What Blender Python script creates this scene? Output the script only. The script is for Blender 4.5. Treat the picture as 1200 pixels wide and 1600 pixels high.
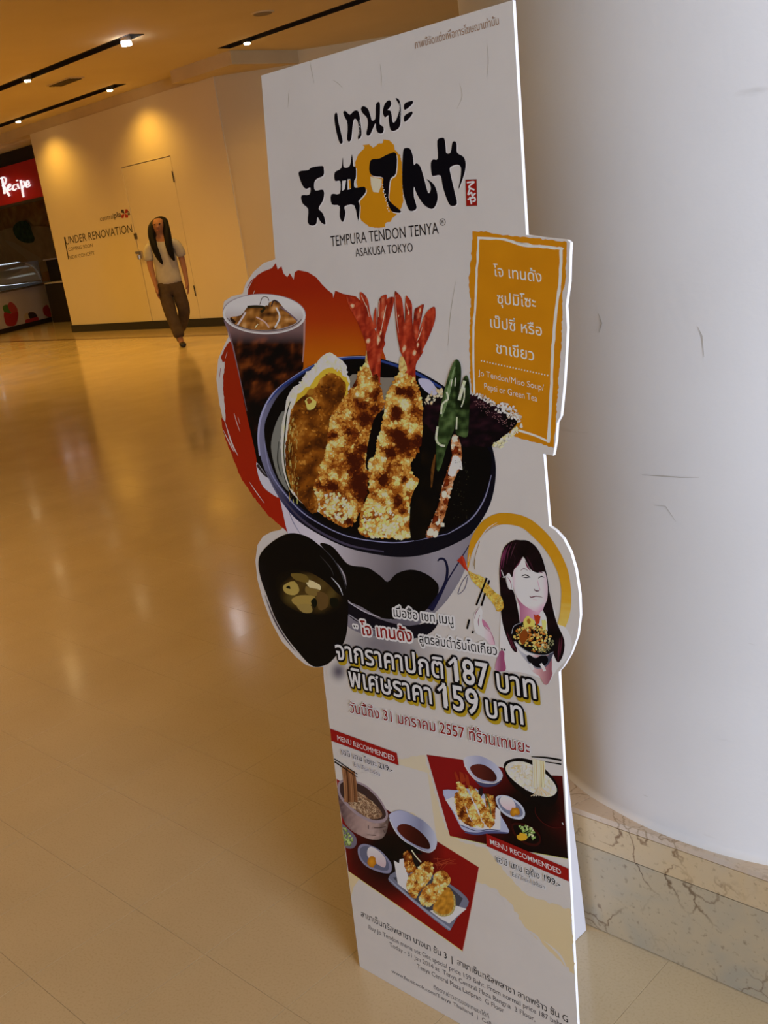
import bpy, bmesh, math, random
from mathutils import Vector, Matrix, noise
random.seed(7)
SC = bpy.context.scene
COL = SC.collection
for o in list(bpy.data.objects): bpy.data.objects.remove(o)

# ------------------------------------------------------------------ camera
FPX = 1634.0
CAMZ = 1.40
def _ray(x, y): return Vector((x - 600.0, 800.0 - y, -FPX))
def _axes(vp1, vv):
    X = -_ray(*vp1); X.normalize()
    Z = -_ray(*vv); Z -= X * X.dot(Z); Z.normalize()
    Y = Z.cross(X)
    return Matrix((X, Y, Z))
RM = _axes((-1080, 570), (1413, 6350))          # camera vector -> world vector
CAMP = Vector((0, 0, CAMZ))
cam = bpy.data.cameras.new('camera'); cam.sensor_fit = 'HORIZONTAL'; cam.sensor_width = 36
cam.lens = 36 * FPX / 1200; cam.clip_start = 0.05; cam.clip_end = 200
camo = bpy.data.objects.new('camera', cam); COL.objects.link(camo)
camo.matrix_world = Matrix.Translation(CAMP) @ RM.to_4x4()
SC.camera = camo

# ------------------------------------------------------------------ world, light, exposure
vs = SC.view_settings
vs.view_transform = 'Standard'; vs.look = 'None'; vs.gamma = 1.0; vs.exposure = 0.0; vs.use_curve_mapping = False
W = bpy.data.worlds.new('world'); SC.world = W; W.use_nodes = True
bg = W.node_tree.nodes['Background']; bg.inputs[0].default_value = (0.72, 0.76, 1.0, 1); bg.inputs[1].default_value = 0.08
WARM = (1.0, 0.53, 0.075)
def area(name, loc, target, sx, sy, power, color):
    l = bpy.data.lights.new(name, 'AREA'); l.shape = 'RECTANGLE'; l.size = sx; l.size_y = sy; l.energy = power; l.color = color
    o = bpy.data.objects.new(name, l); COL.objects.link(o); o.location = loc
    o.rotation_euler = (Vector(target) - Vector(loc)).to_track_quat('-Z', 'Y').to_euler()
    return o
area('daylight_entrance_offscreen', (6.4, -1.1, 1.45), (-0.9, 1.6, 0.9), 3.2, 2.7, 690, (0.68, 0.775, 1.0))
def spot(name, loc, target, power, angle, blend, radius, color=WARM):
    l = bpy.data.lights.new(name, 'SPOT'); l.energy = power; l.spot_size = math.radians(angle); l.spot_blend = blend
    l.shadow_soft_size = radius; l.color = color
    o = bpy.data.objects.new(name, l); COL.objects.link(o); o.location = loc
    o.rotation_euler = (Vector(target) - Vector(loc)).to_track_quat('-Z', 'Y').to_euler()
    return o

# ------------------------------------------------------------------ helpers
def srgb(v):
    v /= 255.0
    return v / 12.92 if v <= 0.04045 else ((v + 0.055) / 1.055) ** 2.4
def lin(r, g, b): return (srgb(r), srgb(g), srgb(b))
def tag(o, label=None, cat=None, group=None, kind=None):
    if label: o['label'] = label
    if cat: o['category'] = cat
    if group: o['group'] = group
    if kind: o['kind'] = kind
    return o
def empty(name, loc=(0, 0, 0), rz=0.0):
    o = bpy.data.objects.new(name, None); COL.objects.link(o); o.location = loc; o.rotation_euler = (0, 0, rz)
    o.empty_display_size = 0.1
    return o
def link(name, me, mat, parent=None, smooth=False):
    o = bpy.data.objects.new(name, me); COL.objects.link(o)
    if mat: me.materials.append(mat)
    if parent: o.parent = parent
    if smooth:
        for p in me.polygons: p.use_smooth = True
    return o
def mesh_bm(bm, name):
    me = bpy.data.meshes.new(name); bm.to_mesh(me); bm.free(); return me
def box(bm, x0, x1, y0, y1, z0, z1, bevel=0.0):
    t = bmesh.new()
    r = bmesh.ops.create_cube(t, size=1)
    for v in t.verts:
        v.co = Vector(((x0 + x1) / 2 + v.co.x * (x1 - x0), (y0 + y1) / 2 + v.co.y * (y1 - y0), (z0 + z1) / 2 + v.co.z * (z1 - z0)))
    if bevel: bmesh.ops.bevel(t, geom=t.edges[:], offset=bevel, segments=2, profile=0.6, affect='EDGES')
    m = bpy.data.meshes.new('tmp'); t.to_mesh(m); t.free(); bm.from_mesh(m); bpy.data.meshes.remove(m)
def boxobj(name, dims, mat, parent=None, bevel=0.0):
    bm = bmesh.new(); box(bm, *dims, bevel=bevel)
    return link(name, mesh_bm(bm, name), mat, parent)
def cyl(bm, c0, c1, r0, r1, seg=20, cap=True):
    c0 = Vector(c0); c1 = Vector(c1); d = (c1 - c0).normalized()
    a = d.orthogonal().normalized(); b = d.cross(a)
    R0 = [bm.verts.new(c0 + (a * math.cos(2 * math.pi * i / seg) + b * math.sin(2 * math.pi * i / seg)) * r0) for i in range(seg)]
    R1 = [bm.verts.new(c1 + (a * math.cos(2 * math.pi * i / seg) + b * math.sin(2 * math.pi * i / seg)) * r1) for i in range(seg)]
    for i in range(seg):
        bm.faces.new((R0[i], R0[(i + 1) % seg], R1[(i + 1) % seg], R1[i]))
    if cap:
        bm.faces.new(R0[::-1]); bm.faces.new(R1)
def prism(pts, z0, z1, name):            # horizontal polygon extruded in z
    bm = bmesh.new()
    a = [bm.verts.new((x, y, z0)) for x, y in pts]; b = [bm.verts.new((x, y, z1)) for x, y in pts]
    n = len(pts)
    bm.faces.new(a[::-1]); bm.faces.new(b)
    for i in range(n): bm.faces.new((a[i], a[(i + 1) % n], b[(i + 1) % n], b[i]))
    bmesh.ops.recalc_face_normals(bm, faces=bm.faces[:])
    return mesh_bm(bm, name)

def mat(name, color, rough=0.6, spec=0.5, metallic=0.0, emit=None, estr=0.0):
    m = bpy.data.materials.new(name); m.use_nodes = True
    b = m.node_tree.nodes['Principled BSDF']
    b.inputs['Base Color'].default_value = (*color, 1); b.inputs['Roughness'].default_value = rough
    b.inputs['Specular IOR Level'].default_value = spec; b.inputs['Metallic'].default_value = metallic
    if emit:
        b.inputs['Emission Color'].default_value = (*emit, 1); b.inputs['Emission Strength'].default_value = estr
    return m
def N(m, t, **kw):
    n = m.node_tree.nodes.new(t)
    for k, v in kw.items(): setattr(n, k, v)
    return n
def L(m, a, b): m.node_tree.links.new(a, b)
def ramp(m, fac, stops):
    r = N(m, 'ShaderNodeValToRGB'); e = r.color_ramp.elements
    while len(e) < len(stops): e.new(0.5)
    for i, (p, c) in enumerate(stops): e[i].position = p; e[i].color = (*c, 1)
    L(m, fac, r.inputs[0]); return r.outputs[0]
def noise_tex(m, scale, detail=4, rough=0.55, dist=0.0, coord='Object'):
    tc = N(m, 'ShaderNodeTexCoord'); n = N(m, 'ShaderNodeTexNoise')
    n.inputs['Scale'].default_value = scale; n.inputs['Detail'].default_value = detail
    n.inputs['Roughness'].default_value = rough; n.inputs['Distortion'].default_value = dist
    L(m, tc.outputs[coord], n.inputs['Vector']); return n
def world_pos(m):
    g = N(m, 'ShaderNodeNewGeometry'); return g.outputs['Position']
def bsdf(m): return m.node_tree.nodes['Principled BSDF']
def bump(m, h, strength, dist=0.01):
    b = N(m, 'ShaderNodeBump'); b.inputs['Strength'].default_value = strength; b.inputs['Distance'].default_value = dist
    L(m, h, b.inputs['Height']); L(m, b.outputs[0], bsdf(m).inputs['Normal'])
def mottled(name, c0, c1, scale, rough=0.6, spec=0.4, detail=5, bstr=0.0):
    m = mat(name, c0, rough, spec); n = N(m, 'ShaderNodeTexNoise'); n.inputs['Scale'].default_value = scale; n.inputs['Detail'].default_value = detail
    L(m, world_pos(m), n.inputs['Vector'])
    L(m, ramp(m, n.outputs[0], [(0.3, c0), (0.7, c1)]), bsdf(m).inputs['Base Color'])
    if bstr: bump(m, n.outputs[0], bstr)
    return m

# ------------------------------------------------------------------ materials of the setting
M_floor = mat('polished_tile', (0.72, 0.66, 0.56), 0.16, 0.62)
def _floor_nodes(m):
    p = world_pos(m)
    n = N(m, 'ShaderNodeTexNoise'); n.inputs['Scale'].default_value = 3.0; n.inputs['Detail'].default_value = 8; L(m, p, n.inputs['Vector'])
    sp = N(m, 'ShaderNodeTexNoise'); sp.inputs['Scale'].default_value = 210.0; sp.inputs['Detail'].default_value = 2; L(m, p, sp.inputs['Vector'])
    c1 = ramp(m, n.outputs[0], [(0.25, (0.565, 0.455, 0.29)), (0.75, (0.635, 0.515, 0.335))])
    c2 = ramp(m, sp.outputs[0], [(0.0, (0.80, 0.77, 0.72)), (0.36, (0.94, 0.92, 0.90)), (0.5, (1, 1, 1))])
    mx = N(m, 'ShaderNodeMix', data_type='RGBA', blend_type='MULTIPLY'); mx.inputs[0].default_value = 1.0
    L(m, c1, mx.inputs[6]); L(m, c2, mx.inputs[7])
    L(m, mx.outputs[2], bsdf(m).inputs['Base Color'])
    r = N(m, 'ShaderNodeTexNoise'); r.inputs['Scale'].default_value = 1.7; r.inputs['Detail'].default_value = 6; L(m, p, r.inputs['Vector'])
    rr = N(m, 'ShaderNodeMapRange'); rr.inputs['From Min'].default_value = 0.3; rr.inputs['From Max'].default_value = 0.7
    rr.inputs['To Min'].default_value = 0.10; rr.inputs['To Max'].default_value = 0.19
    L(m, r.outputs[0], rr.inputs['Value']); L(m, rr.outputs[0], bsdf(m).inputs['Roughness'])
    b = N(m, 'ShaderNodeTexNoise'); b.inputs['Scale'].default_value = 5.0; b.inputs['Detail'].default_value = 3; L(m, p, b.inputs['Vector'])
    bump(m, b.outputs[0], 0.05, 0.01)
_floor_nodes(M_floor)
M_grout = mat('tile_joint', (0.50, 0.44, 0.35), 0.6, 0.3)
M_ceil = mottled('ceiling_paint', (0.66, 0.54, 0.30), (0.70, 0.58, 0.33), 1.2, 0.85, 0.15)
M_hoard = mottled('hoarding_paint', (0.73, 0.65, 0.46), (0.76, 0.68, 0.49), 0.8, 0.6, 0.3)
M_fascia = mottled('old_fascia_paint', (0.58, 0.47, 0.27), (0.66, 0.54, 0.31), 2.5, 0.8, 0.2)
M_return = mottled('side_wall_paint', (0.64, 0.53, 0.31), (0.68, 0.57, 0.34), 1.0, 0.75, 0.2)
M_darkbase = mat('dark_skirting', (0.022, 0.022, 0.018), 0.35, 0.4)
M_black = mat('black_metal', (0.012, 0.011, 0.010), 0.5, 0.4)
M_slot = mat('slot_interior', (0.02, 0.016, 0.012), 0.7, 0.2)
M_line = mat('dark_brown_paint', (0.10, 0.08, 0.05), 0.8, 0.1)
M_lens = mat('lamp_lens', (0.9, 0.85, 0.7), 0.4, 0.5, emit=(1.0, 0.76, 0.40), estr=18)
M_lens_hot = mat('lamp_lens_white', (0.9, 0.9, 0.9), 0.4, 0.5, emit=(0.95, 0.92, 1.0), estr=30)
M_chrome = mat('brushed_metal', (0.55, 0.52, 0.48), 0.3, 0.5, metallic=0.9)

# ------------------------------------------------------------------ floor: tiles near by, one surface beyond
TP = 0.256; TX0 = -0.885; TY0 = 0.899; GAP = 0.0003
def project(p):
    q = RM.transposed() @ (Vector(p) - CAMP)
    return (600 + FPX * q.x / -q.z, 800 - FPX * q.y / -q.z) if q.z < -0.01 else None
cells = []
far = []
I0, I1, J0, J1 = -108, 30, -30, 62
for i in range(I0, I1):
    for j in range(J0, J1):
        x = TX0 + i * TP; y = TY0 + j * TP
        vis = False
        for a in (0, 0.5, 1):
            for b in (0, 0.5, 1):
                q = project((x + a * TP, y + b * TP, 0))
                if q and -10 < q[0] < 1210 and -10 < q[1] < 1610: vis = True
        d = (Vector((x + TP / 2, y + TP / 2, 0)) - CAMP).length
        cells.append((0 if vis else 1, d, i, j))
cells.sort()
near = set((c[2], c[3]) for c in cells[:290])
bm = bmesh.new()
vc = {}
def gv(i, j):
    if (i, j) not in vc: vc[(i, j)] = bm.verts.new((TX0 + i * TP, TY0 + j * TP, 0))
    return vc[(i, j)]
for c in cells:
    i, j = c[2], c[3]
    if (i, j) in near:
        v = [bm.verts.new((TX0 + a * TP, TY0 + b * TP, -0.003)) for a, b in ((i, j), (i + 1, j), (i + 1, j + 1), (i, j + 1))]
        f = bm.faces.new(v); f.material_index = 1
    else:
        bm.faces.new((gv(i, j), gv(i + 1, j), gv(i + 1, j + 1), gv(i, j + 1)))
floor = link('floor', mesh_bm(bm, 'floor'), M_floor); floor.data.materials.append(M_grout)
tag(floor, 'polished cream tile floor of the shopping hall', 'floor', kind='structure')
bm = bmesh.new(); box(bm, GAP, TP - GAP, GAP, TP - GAP, -0.004, 0.0)
bmesh.ops.bevel(bm, geom=[e for e in bm.edges if all(v.co.z > -0.001 for v in e.verts)], offset=0.0004, segments=1, affect='EDGES')
tile_me = mesh_bm(bm, 'floor_tile'); tile_me.materials.append(M_floor)
for i, j in sorted(near):
    o = bpy.data.objects.new('floor_tile', tile_me); COL.objects.link(o); o.parent = floor
    o.location = (TX0 + i * TP, TY0 + j * TP, 0)
# dark inlay band in front of the hoarding
boxobj('floor_inlay', (-27, -4, 8.86, 8.98, -0.002, 0.0012), mat('dark_inlay', (0.16, 0.10, 0.05), 0.2, 0.5), floor)
boxobj('floor_inlay_border', (-27, -4, 8.98, 12.6, -0.002, 0.0008), mottled('brown_border_tile', (0.42, 0.33, 0.22), (0.50, 0.40, 0.27), 1.5, 0.15, 0.5), floor)

# ------------------------------------------------------------------ ceiling with three light slots
CZ = 3.60
slots = [(-27.0, -10.54, 7.30, 7.50), (-27.0, -13.76, 9.12, 9.32), (-11.30, -3.0, 9.12, 9.32)]
xs = sorted({-28.5, 6.8} | {s[0] for s in slots} | {s[1] for s in slots}); ys = sorted({-6.8, 16.0} | {s[2] for s in slots} | {s[3] for s in slots})
bm = bmesh.new()
for a in range(len(xs) - 1):
    for b in range(len(ys) - 1):
        cx = (xs[a] + xs[a + 1]) / 2; cy = (ys[b] + ys[b + 1]) / 2
        if any(s[0] < cx < s[1] and s[2] < cy < s[3] for s in slots): continue
        box(bm, xs[a], xs[a + 1], ys[b], ys[b + 1], CZ, CZ + 0.05)
ceil = link('ceiling', mesh_bm(bm, 'ceiling'), M_ceil); tag(ceil, 'flat cream ceiling over the hall', 'ceiling', kind='structure')
lamps = [[(-10.77, 1), (-13.1, 0), (-15.5, 0), (-17.9, 0), (-20.3, 0)], [(-14.06, 0), (-16.9, 0), (-19.7, 0)], [(-10.84, 0), (-8.0, 0)]]
slot_labels = ['long dark ceiling light slot with one white-hot lamp near its end',
               'dark ceiling light slot running close above the hoarding left of its door',
               'dark ceiling light slot passing above the angled bulkhead toward the standee']
for k, s in enumerate(slots):
    t = empty('ceiling_light_slot', (s[1], (s[2] + s[3]) / 2, CZ)); tag(t, slot_labels[k], 'ceiling light', 'recessed light slots in the ceiling')
    w = (s[3] - s[2]) / 2; ln = s[1] - s[0]
    bm = bmesh.new()
    box(bm, -ln, 0, -w, w, 0.22, 0.24); box(bm, -ln, 0, -w + 0.002, -w + 0.012, -0.006, 0.24); box(bm, -ln, 0, w - 0.012, w - 0.002, -0.006, 0.24)
    box(bm, -ln + 0.002, -ln + 0.012, -w, w, -0.006, 0.24); box(bm, -0.012, -0.002, -w, w, -0.006, 0.24)
    link('channel', mesh_bm(bm, 'channel'), M_slot, t)
    for lx, hot in lamps[k]:
        x = lx - s[1]; pj = project((lx, (s[2] + s[3]) / 2, CZ)); inview = 0 < pj[0] < 1200 and 0 < pj[1] < 1600
        bm = bmesh.new(); cyl(bm, (x, 0.0, 0.16), (x, 0.0, -0.03), 0.05, 0.062, 20); cyl(bm, (x, 0, 0.24), (x, 0, 0.16), 0.012, 0.012, 8)
        h = link('spotlight', mesh_bm(bm, 'spotlight'), M_chrome if hot else M_black, t, True)
        bm = bmesh.new(); cyl(bm, (x, 0, -0.028), (x, 0, -0.05 if not hot else -0.075), 0.042 if not hot else 0.055, 0.038 if not hot else 0.06, 20)
        link('lens' if inview else 'lens_offscreen', mesh_bm(bm, 'lens'), M_lens_hot if hot else M_lens, h)
        yy = (s[2] + s[3]) / 2
        nm = 'slot_spot' if inview else 'slot_spot_offscreen'
        spot(nm, (lx, yy, CZ - 0.10), (lx, yy + (0.0 if k == 0 else 0.30), 0), 120 if k == 0 else 60, 135, 0.9, 0.06)
# round ceiling fittings
t = empty('ceiling_speaker', (-9.45, 8.33, CZ)); tag(t, 'small round ceiling speaker grille above the last slot', 'speaker')
bm = bmesh.new(); cyl(bm, (0, 0, 0.0), (0, 0, -0.012), 0.13, 0.12, 32); link('rim', mesh_bm(bm, 'rim'), M_fascia, t)
bm = bmesh.new(); cyl(bm, (0, 0, -0.010), (0, 0, -0.016), 0.105, 0.10, 32); link('grille', mesh_bm(bm, 'grille'), mat('grille', (0.22, 0.18, 0.12), 0.7), t)
t = empty('ceiling_vent', (-13.43, 8.14, CZ)); tag(t, 'flat square air vent in the ceiling between two light slots', 'vent')
bm = bmesh.new(); box(bm, -0.3, 0.3, -0.12, 0.12, -0.012, 0.0); link('frame', mesh_bm(bm, 'frame'), M_fascia, t)
for q in range(4):
    boxobj('louvre', (-0.27, 0.27, -0.10 + q * 0.052, -0.065 + q * 0.052, -0.022, -0.010), M_line, t)
# downlights of the hall ceiling nearer the viewer
for (x, y) in [(-11.6, 5.4), (-13.9, 5.4), (-16.2, 5.4), (-4.7, 0.2), (-7.0, 0.2), (-9.3, 0.2), (-11.6, 0.2), (-13.9, 0.2), (-16.2, 0.2)]:
    t = empty('ceiling_downlight', (x, y, CZ)); tag(t, 'round recessed ceiling downlight over the polished hall floor', 'ceiling light', 'round downlights of the hall')
    bm = bmesh.new(); cyl(bm, (0, 0, 0.0), (0, 0, -0.012), 0.085, 0.075, 24); link('trim_ring', mesh_bm(bm, 'trim_ring'), M_chrome, t)
    bm = bmesh.new(); cyl(bm, (0, 0, -0.010), (0, 0, -0.014), 0.06, 0.06, 24); link('lens_offscreen', mesh_bm(bm, 'lens'), M_lens, t)
    spot('downlight_offscreen', (x, y, CZ - 0.03), (x, y, 0), 170, 140, 0.8, 0.06)

# ------------------------------------------------------------------ hoarding wall, side wall, bulkhead
HY = 9.77; HX0 = -17.62; HX1 = -12.32; HT = 3.44
DX0, DX1, DZ0, DZ1 = -15.0, -13.67, 0.13, 2.55
g = 0.012
bm = bmesh.new()
box(bm, HX0, DX0 - g, HY, HY + 0.09, 0.0, HT); box(bm, DX1 + g, HX1, HY, HY + 0.09, 0.0, HT)
box(bm, DX0 - g, DX1 + g, HY, HY + 0.09, DZ1 + g, HT); box(bm, DX0 - g, DX1 + g, HY, HY + 0.09, 0.0, DZ0 - g)
box(bm, DX0 - g, DX1 + g, HY + 0.05, HY + 0.09, DZ0 - g, DZ1 + g)
wall = link('wall_back', mesh_bm(bm, 'wall_back'), M_hoard); tag(wall, 'cream painted hoarding closing off the shop under renovation', 'wall', kind='structure')
door = empty('door_1', ((DX0 + DX1) / 2, HY, DZ0)); tag(door, 'flush cream door cut into the renovation hoarding', 'door', kind='structure')
hw = (DX1 - DX0) / 2
boxobj('door_leaf', (-hw, hw, 0.004, 0.05, 0, DZ1 - DZ0), M_hoard, door)
hx = -hw + 0.07
bm = bmesh.new(); box(bm, -hw - 0.09, -hw + 0.10, -0.012, 0.006, 1.09, 1.13, 0.004); box(bm, -hw + 0.03, -hw + 0.10, -0.03, 0.0, 1.02, 1.12, 0.005)
cyl(bm, (-hw + 0.06, -0.05, 1.00), (-hw + 0.06, -0.05, 1.07), 0.03, 0.03, 12)
link('padlock', mesh_bm(bm, 'padlock'), M_chrome, door)
bm = bmesh.new(); box(bm, -hw - 0.02, -hw + 0.04, -0.02, 0.005, 1.32, 1.41, 0.006); link('hasp', mesh_bm(bm, 'hasp'), M_line, door)
for zz in (0.35, 2.05):
    bm = bmesh.new(); cyl(bm, (hw + 0.004, -0.012, zz), (hw + 0.004, -0.012, zz + 0.16), 0.008, 0.008, 10); link('hinge', mesh_bm(bm, 'hinge'), M_black, door)
tag(boxobj('baseboard_back', (HX0 - 0.02, HX1 + 0.05, HY - 0.02, HY, 0.0, 0.13), M_darkbase), 'black skirting along the foot of the hoarding', 'baseboard', kind='structure')
bm = bmesh.new(); box(bm, -27.0, HX1 + 0.3, HY + 0.01, HY + 0.25, HT, CZ); 
tag(link('trim_1', mesh_bm(bm, 'trim_1'), M_fascia), 'old plaster fascia strip between hoarding and ceiling', 'fascia', kind='structure')
cr = Vector((0.72, 0.693, 0)).normalized(); cn = Vector((-cr.y, cr.x, 0))
def oblique(name, d0, d1, z0, z1, th, m, off=0.0):
    p0 = Vector((HX1, HY + 0.02, 0)) + cr * d0 - cn * off; p1 = Vector((HX1, HY + 0.02, 0)) + cr * d1 - cn * off
    pts = [p0, p1, p1 + cn * th, p0 + cn * th]
    return link(name, prism([(p.x, p.y) for p in pts], z0, z1, name), m)
w2 = oblique('wall_right', 0.0, 9.0, 0.0, CZ, 0.1, M_return); tag(w2, 'plain tan side wall angled away behind the hoarding', 'wall', kind='structure')
pl = oblique('lower_panel', 0.03, 9.0, 0.0, 2.53, 0.02, M_return, 0.02); pl.parent = w2
bm = bmesh.new(); box(bm, -12.80, -11.44, 9.42, 10.6, 3.43, CZ)
bk = link('trim_2', mesh_bm(bm, 'trim_2'), M_fascia); tag(bk, 'boxed bulkhead hanging under the ceiling beside the hoarding', 'bulkhead', kind='structure')
bm = bmesh.new(); box(bm, -28.3, -28.2, -6.8, 16, 0, CZ); tag(link('wall_left', mesh_bm(bm, 'wall_left'), M_return), 'far end wall of the hall', 'wall', kind='structure')
bm = bmesh.new(); box(bm, -28.3, 6.8, 15.8, 15.9, 0, CZ); tag(link('wall_far', mesh_bm(bm, 'wall_far'), M_return), 'plain wall behind the hoarding and column', 'wall', kind='structure')

# ------------------------------------------------------------------ round column on a marble plinth
M_col = mat('column_paint', (0.80, 0.80, 0.80), 0.42, 0.45)
def _col(m):
    p = world_pos(m)
    a = N(m, 'ShaderNodeTexNoise'); a.inputs['Scale'].default_value = 2.2; a.inputs['Detail'].default_value = 6; L(m, p, a.inputs['Vector'])
    c = ramp(m, a.outputs[0], [(0.3, (0.73, 0.72, 0.71)), (0.7, (0.79, 0.785, 0.78))])
    mp = N(m, 'ShaderNodeMapping'); mp.inputs['Scale'].default_value = (3.0, 3.0, 16.0); mp.inputs['Rotation'].default_value = (0.25, 0.2, 0); L(m, p, mp.inputs['Vector'])
    s = N(m, 'ShaderNodeTexNoise'); s.inputs['Scale'].default_value = 1.9; s.inputs['Detail'].default_value = 5; L(m, mp.outputs[0], s.inputs['Vector'])
    sm = ramp(m, s.outputs[0], [(0.0, (0.72, 0.69, 0.66)), (0.22, (0.86, 0.85, 0.83)), (0.32, (1, 1, 1))])
    mx = N(m, 'ShaderNodeMix', data_type='RGBA', blend_type='MULTIPLY'); mx.inputs[0].default_value = 1.0
    L(m, c, mx.inputs[6]); L(m, sm, mx.inputs[7]); L(m, mx.outputs[2], bsdf(m).inputs['Base Color'])
    b = N(m, 'ShaderNodeTexNoise'); b.inputs['Scale'].default_value = 120; b.inputs['Detail'].default_value = 3; L(m, p, b.inputs['Vector'])
    bump(m, b.outputs[0], 0.09, 0.003)
_col(M_col)
def marble(name, base, warm, vein):
    m = mat(name, base, 0.28, 0.5); p = world_pos(m)
    a = N(m, 'ShaderNodeTexNoise'); a.inputs['Scale'].default_value = 6; a.inputs['Detail'].default_value = 8; a.inputs['Distortion'].default_value = 0.6; L(m, p, a.inputs['Vector'])
    c = ramp(m, a.outputs[0], [(0.3, base), (0.52, warm), (0.7, base)])
    v = N(m, 'ShaderNodeTexVoronoi', feature='DISTANCE_TO_EDGE'); v.inputs['Scale'].default_value = 9.0
    dn = N(m, 'ShaderNodeTexNoise'); dn.inputs['Scale'].default_value = 9; dn.inputs['Detail'].default_value = 5; L(m, p, dn.inputs['Vector'])
    ad = N(m, 'ShaderNodeMix', data_type='RGBA', blend_type='ADD'); ad.inputs[0].default_value = 0.22; L(m, p, ad.inputs[6]); L(m, dn.outputs[1], ad.inputs[7]); L(m, ad.outputs[2], v.inputs['Vector'])
    vm = ramp(m, v.outputs['Distance'], [(0.0, (1, 1, 1)), (0.010, (0.75, 0.75, 0.75)), (0.032, (0, 0, 0))])
    pn = N(m, 'ShaderNodeTexNoise'); pn.inputs['Scale'].default_value = 5; pn.inputs['Detail'].default_value = 3; L(m, p, pn.inputs['Vector'])
    pm = ramp(m, pn.outputs[0], [(0.44, (0, 0, 0)), (0.58, (1, 1, 1))])
    mu = N(m, 'ShaderNodeMix', data_type='RGBA', blend_type='MULTIPLY'); mu.inputs[0].default_value = 1; L(m, vm, mu.inputs[6]); L(m, pm, mu.inputs[7])
    sp = N(m, 'ShaderNodeTexNoise'); sp.inputs['Scale'].default_value = 95; sp.inputs['Detail'].default_value = 6; L(m, p, sp.inputs['Vector'])
    sm = ramp(m, sp.outputs[0], [(0.58, (0, 0, 0)), (0.74, (0.55, 0.55, 0.55))])
    mx = N(m, 'ShaderNodeMix', data_type='RGBA', blend_type='LIGHTEN'); mx.inputs[0].default_value = 1; L(m, mu.outputs[2], mx.inputs[6]); L(m, sm, mx.inputs[7])
    fin = N(m, 'ShaderNodeMix', data_type='RGBA'); L(m, mx.outputs[2], fin.inputs[0]); L(m, c, fin.inputs[6]); fin.inputs[7].default_value = (*vein, 1)
    L(m, fin.outputs[2], bsdf(m).inputs['Base Color']); return m
M_marb_lo = marble('grey_marble', (0.40, 0.355, 0.265), (0.50, 0.40, 0.255), (0.13, 0.07, 0.03))
M_marb_hi = marble('honey_marble', (0.58, 0.46, 0.30), (0.62, 0.46, 0.26), (0.20, 0.10, 0.035))
M_marb_top = marble('pale_marble', (0.62, 0.52, 0.42), (0.64, 0.50, 0.36), (0.35, 0.24, 0.14))
CC = Vector((-0.83, 2.08, 0)); CR = 0.66; AP = 0.68; HS = 0.245
col = empty('round_column', (CC.x, CC.y, 0)); tag(col, 'round white painted column standing on a veined marble plinth', 'column')
bm = bmesh.new()
seg = 160
for k in range(2):
    pass
rings = []
for z, r in [(0.262, CR + 0.012), (0.266, CR + 0.004), (0.274, CR)] + [(0.274 + (CZ - 0.274) * q / 6, CR) for q in range(1, 7)]:
    ring = []
    for i in range(seg):
        a = 2 * math.pi * i / seg
        rr = r + (0.0035 * noise.noise(Vector((math.cos(a) * 7, math.sin(a) * 7, 3.1))) if z < 0.27 else 0.0)
        ring.append(bm.verts.new((rr * math.cos(a), rr * math.sin(a), z)))
    rings.append(ring)
for a, b in zip(rings, rings[1:]):
    for i in range(seg): bm.faces.new((a[i], a[(i + 1) % seg], b[(i + 1) % seg], b[i]))
bmesh.ops.recalc_face_normals(bm, faces=bm.faces[:])
link('shaft', mesh_bm(bm, 'shaft'), M_col, col, True)
T8 = AP  # octagon corners (uneven sides)
oc = [(-HS, -AP), (HS, -AP), (AP, -HS), (AP, HS), (HS, AP), (-HS, AP), (-AP, HS), (-AP, -HS)]
def inset(p, d):
    v = Vector((p[0], p[1])); return v * (1 - d / v.length)
for i in range(8):
    a = Vector(oc[i]); b = Vector(oc[(i + 1) % 8]); t = (b - a).normalized() * 0.0012
    def quad(d0, d1, z0, z1, name, m):
        n = Vector(((a + b).x, (a + b).y)).normalized()
        A0 = a + t - n * d0; B0 = b - t - n * d0; A1 = inset(a, d1) + t; B1 = inset(b, d1) - t
        o = link(name, prism([(A0.x, A0.y), (B0.x, B0.y), (B1.x, B1.y), (A1.x, A1.y)], z0, z1, name), m, col)
    quad(0.0, 0.03, 0.002, 0.188, 'marble_slab', M_marb_lo)
    quad(0.0, 0.03, 0.190, 0.250, 'marble_band', M_marb_hi)
    quad(0.001, 0.16, 0.251, 0.263, 'marble_capping', M_marb_top)
bm = bmesh.new(); 
core = [tuple(inset(p, 0.012)) for p in oc]
link('plinth_core', prism(core, 0.0, 0.255, 'plinth_core'), mat('grey_joint', (0.10, 0.09, 0.075), 0.9), col)

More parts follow.
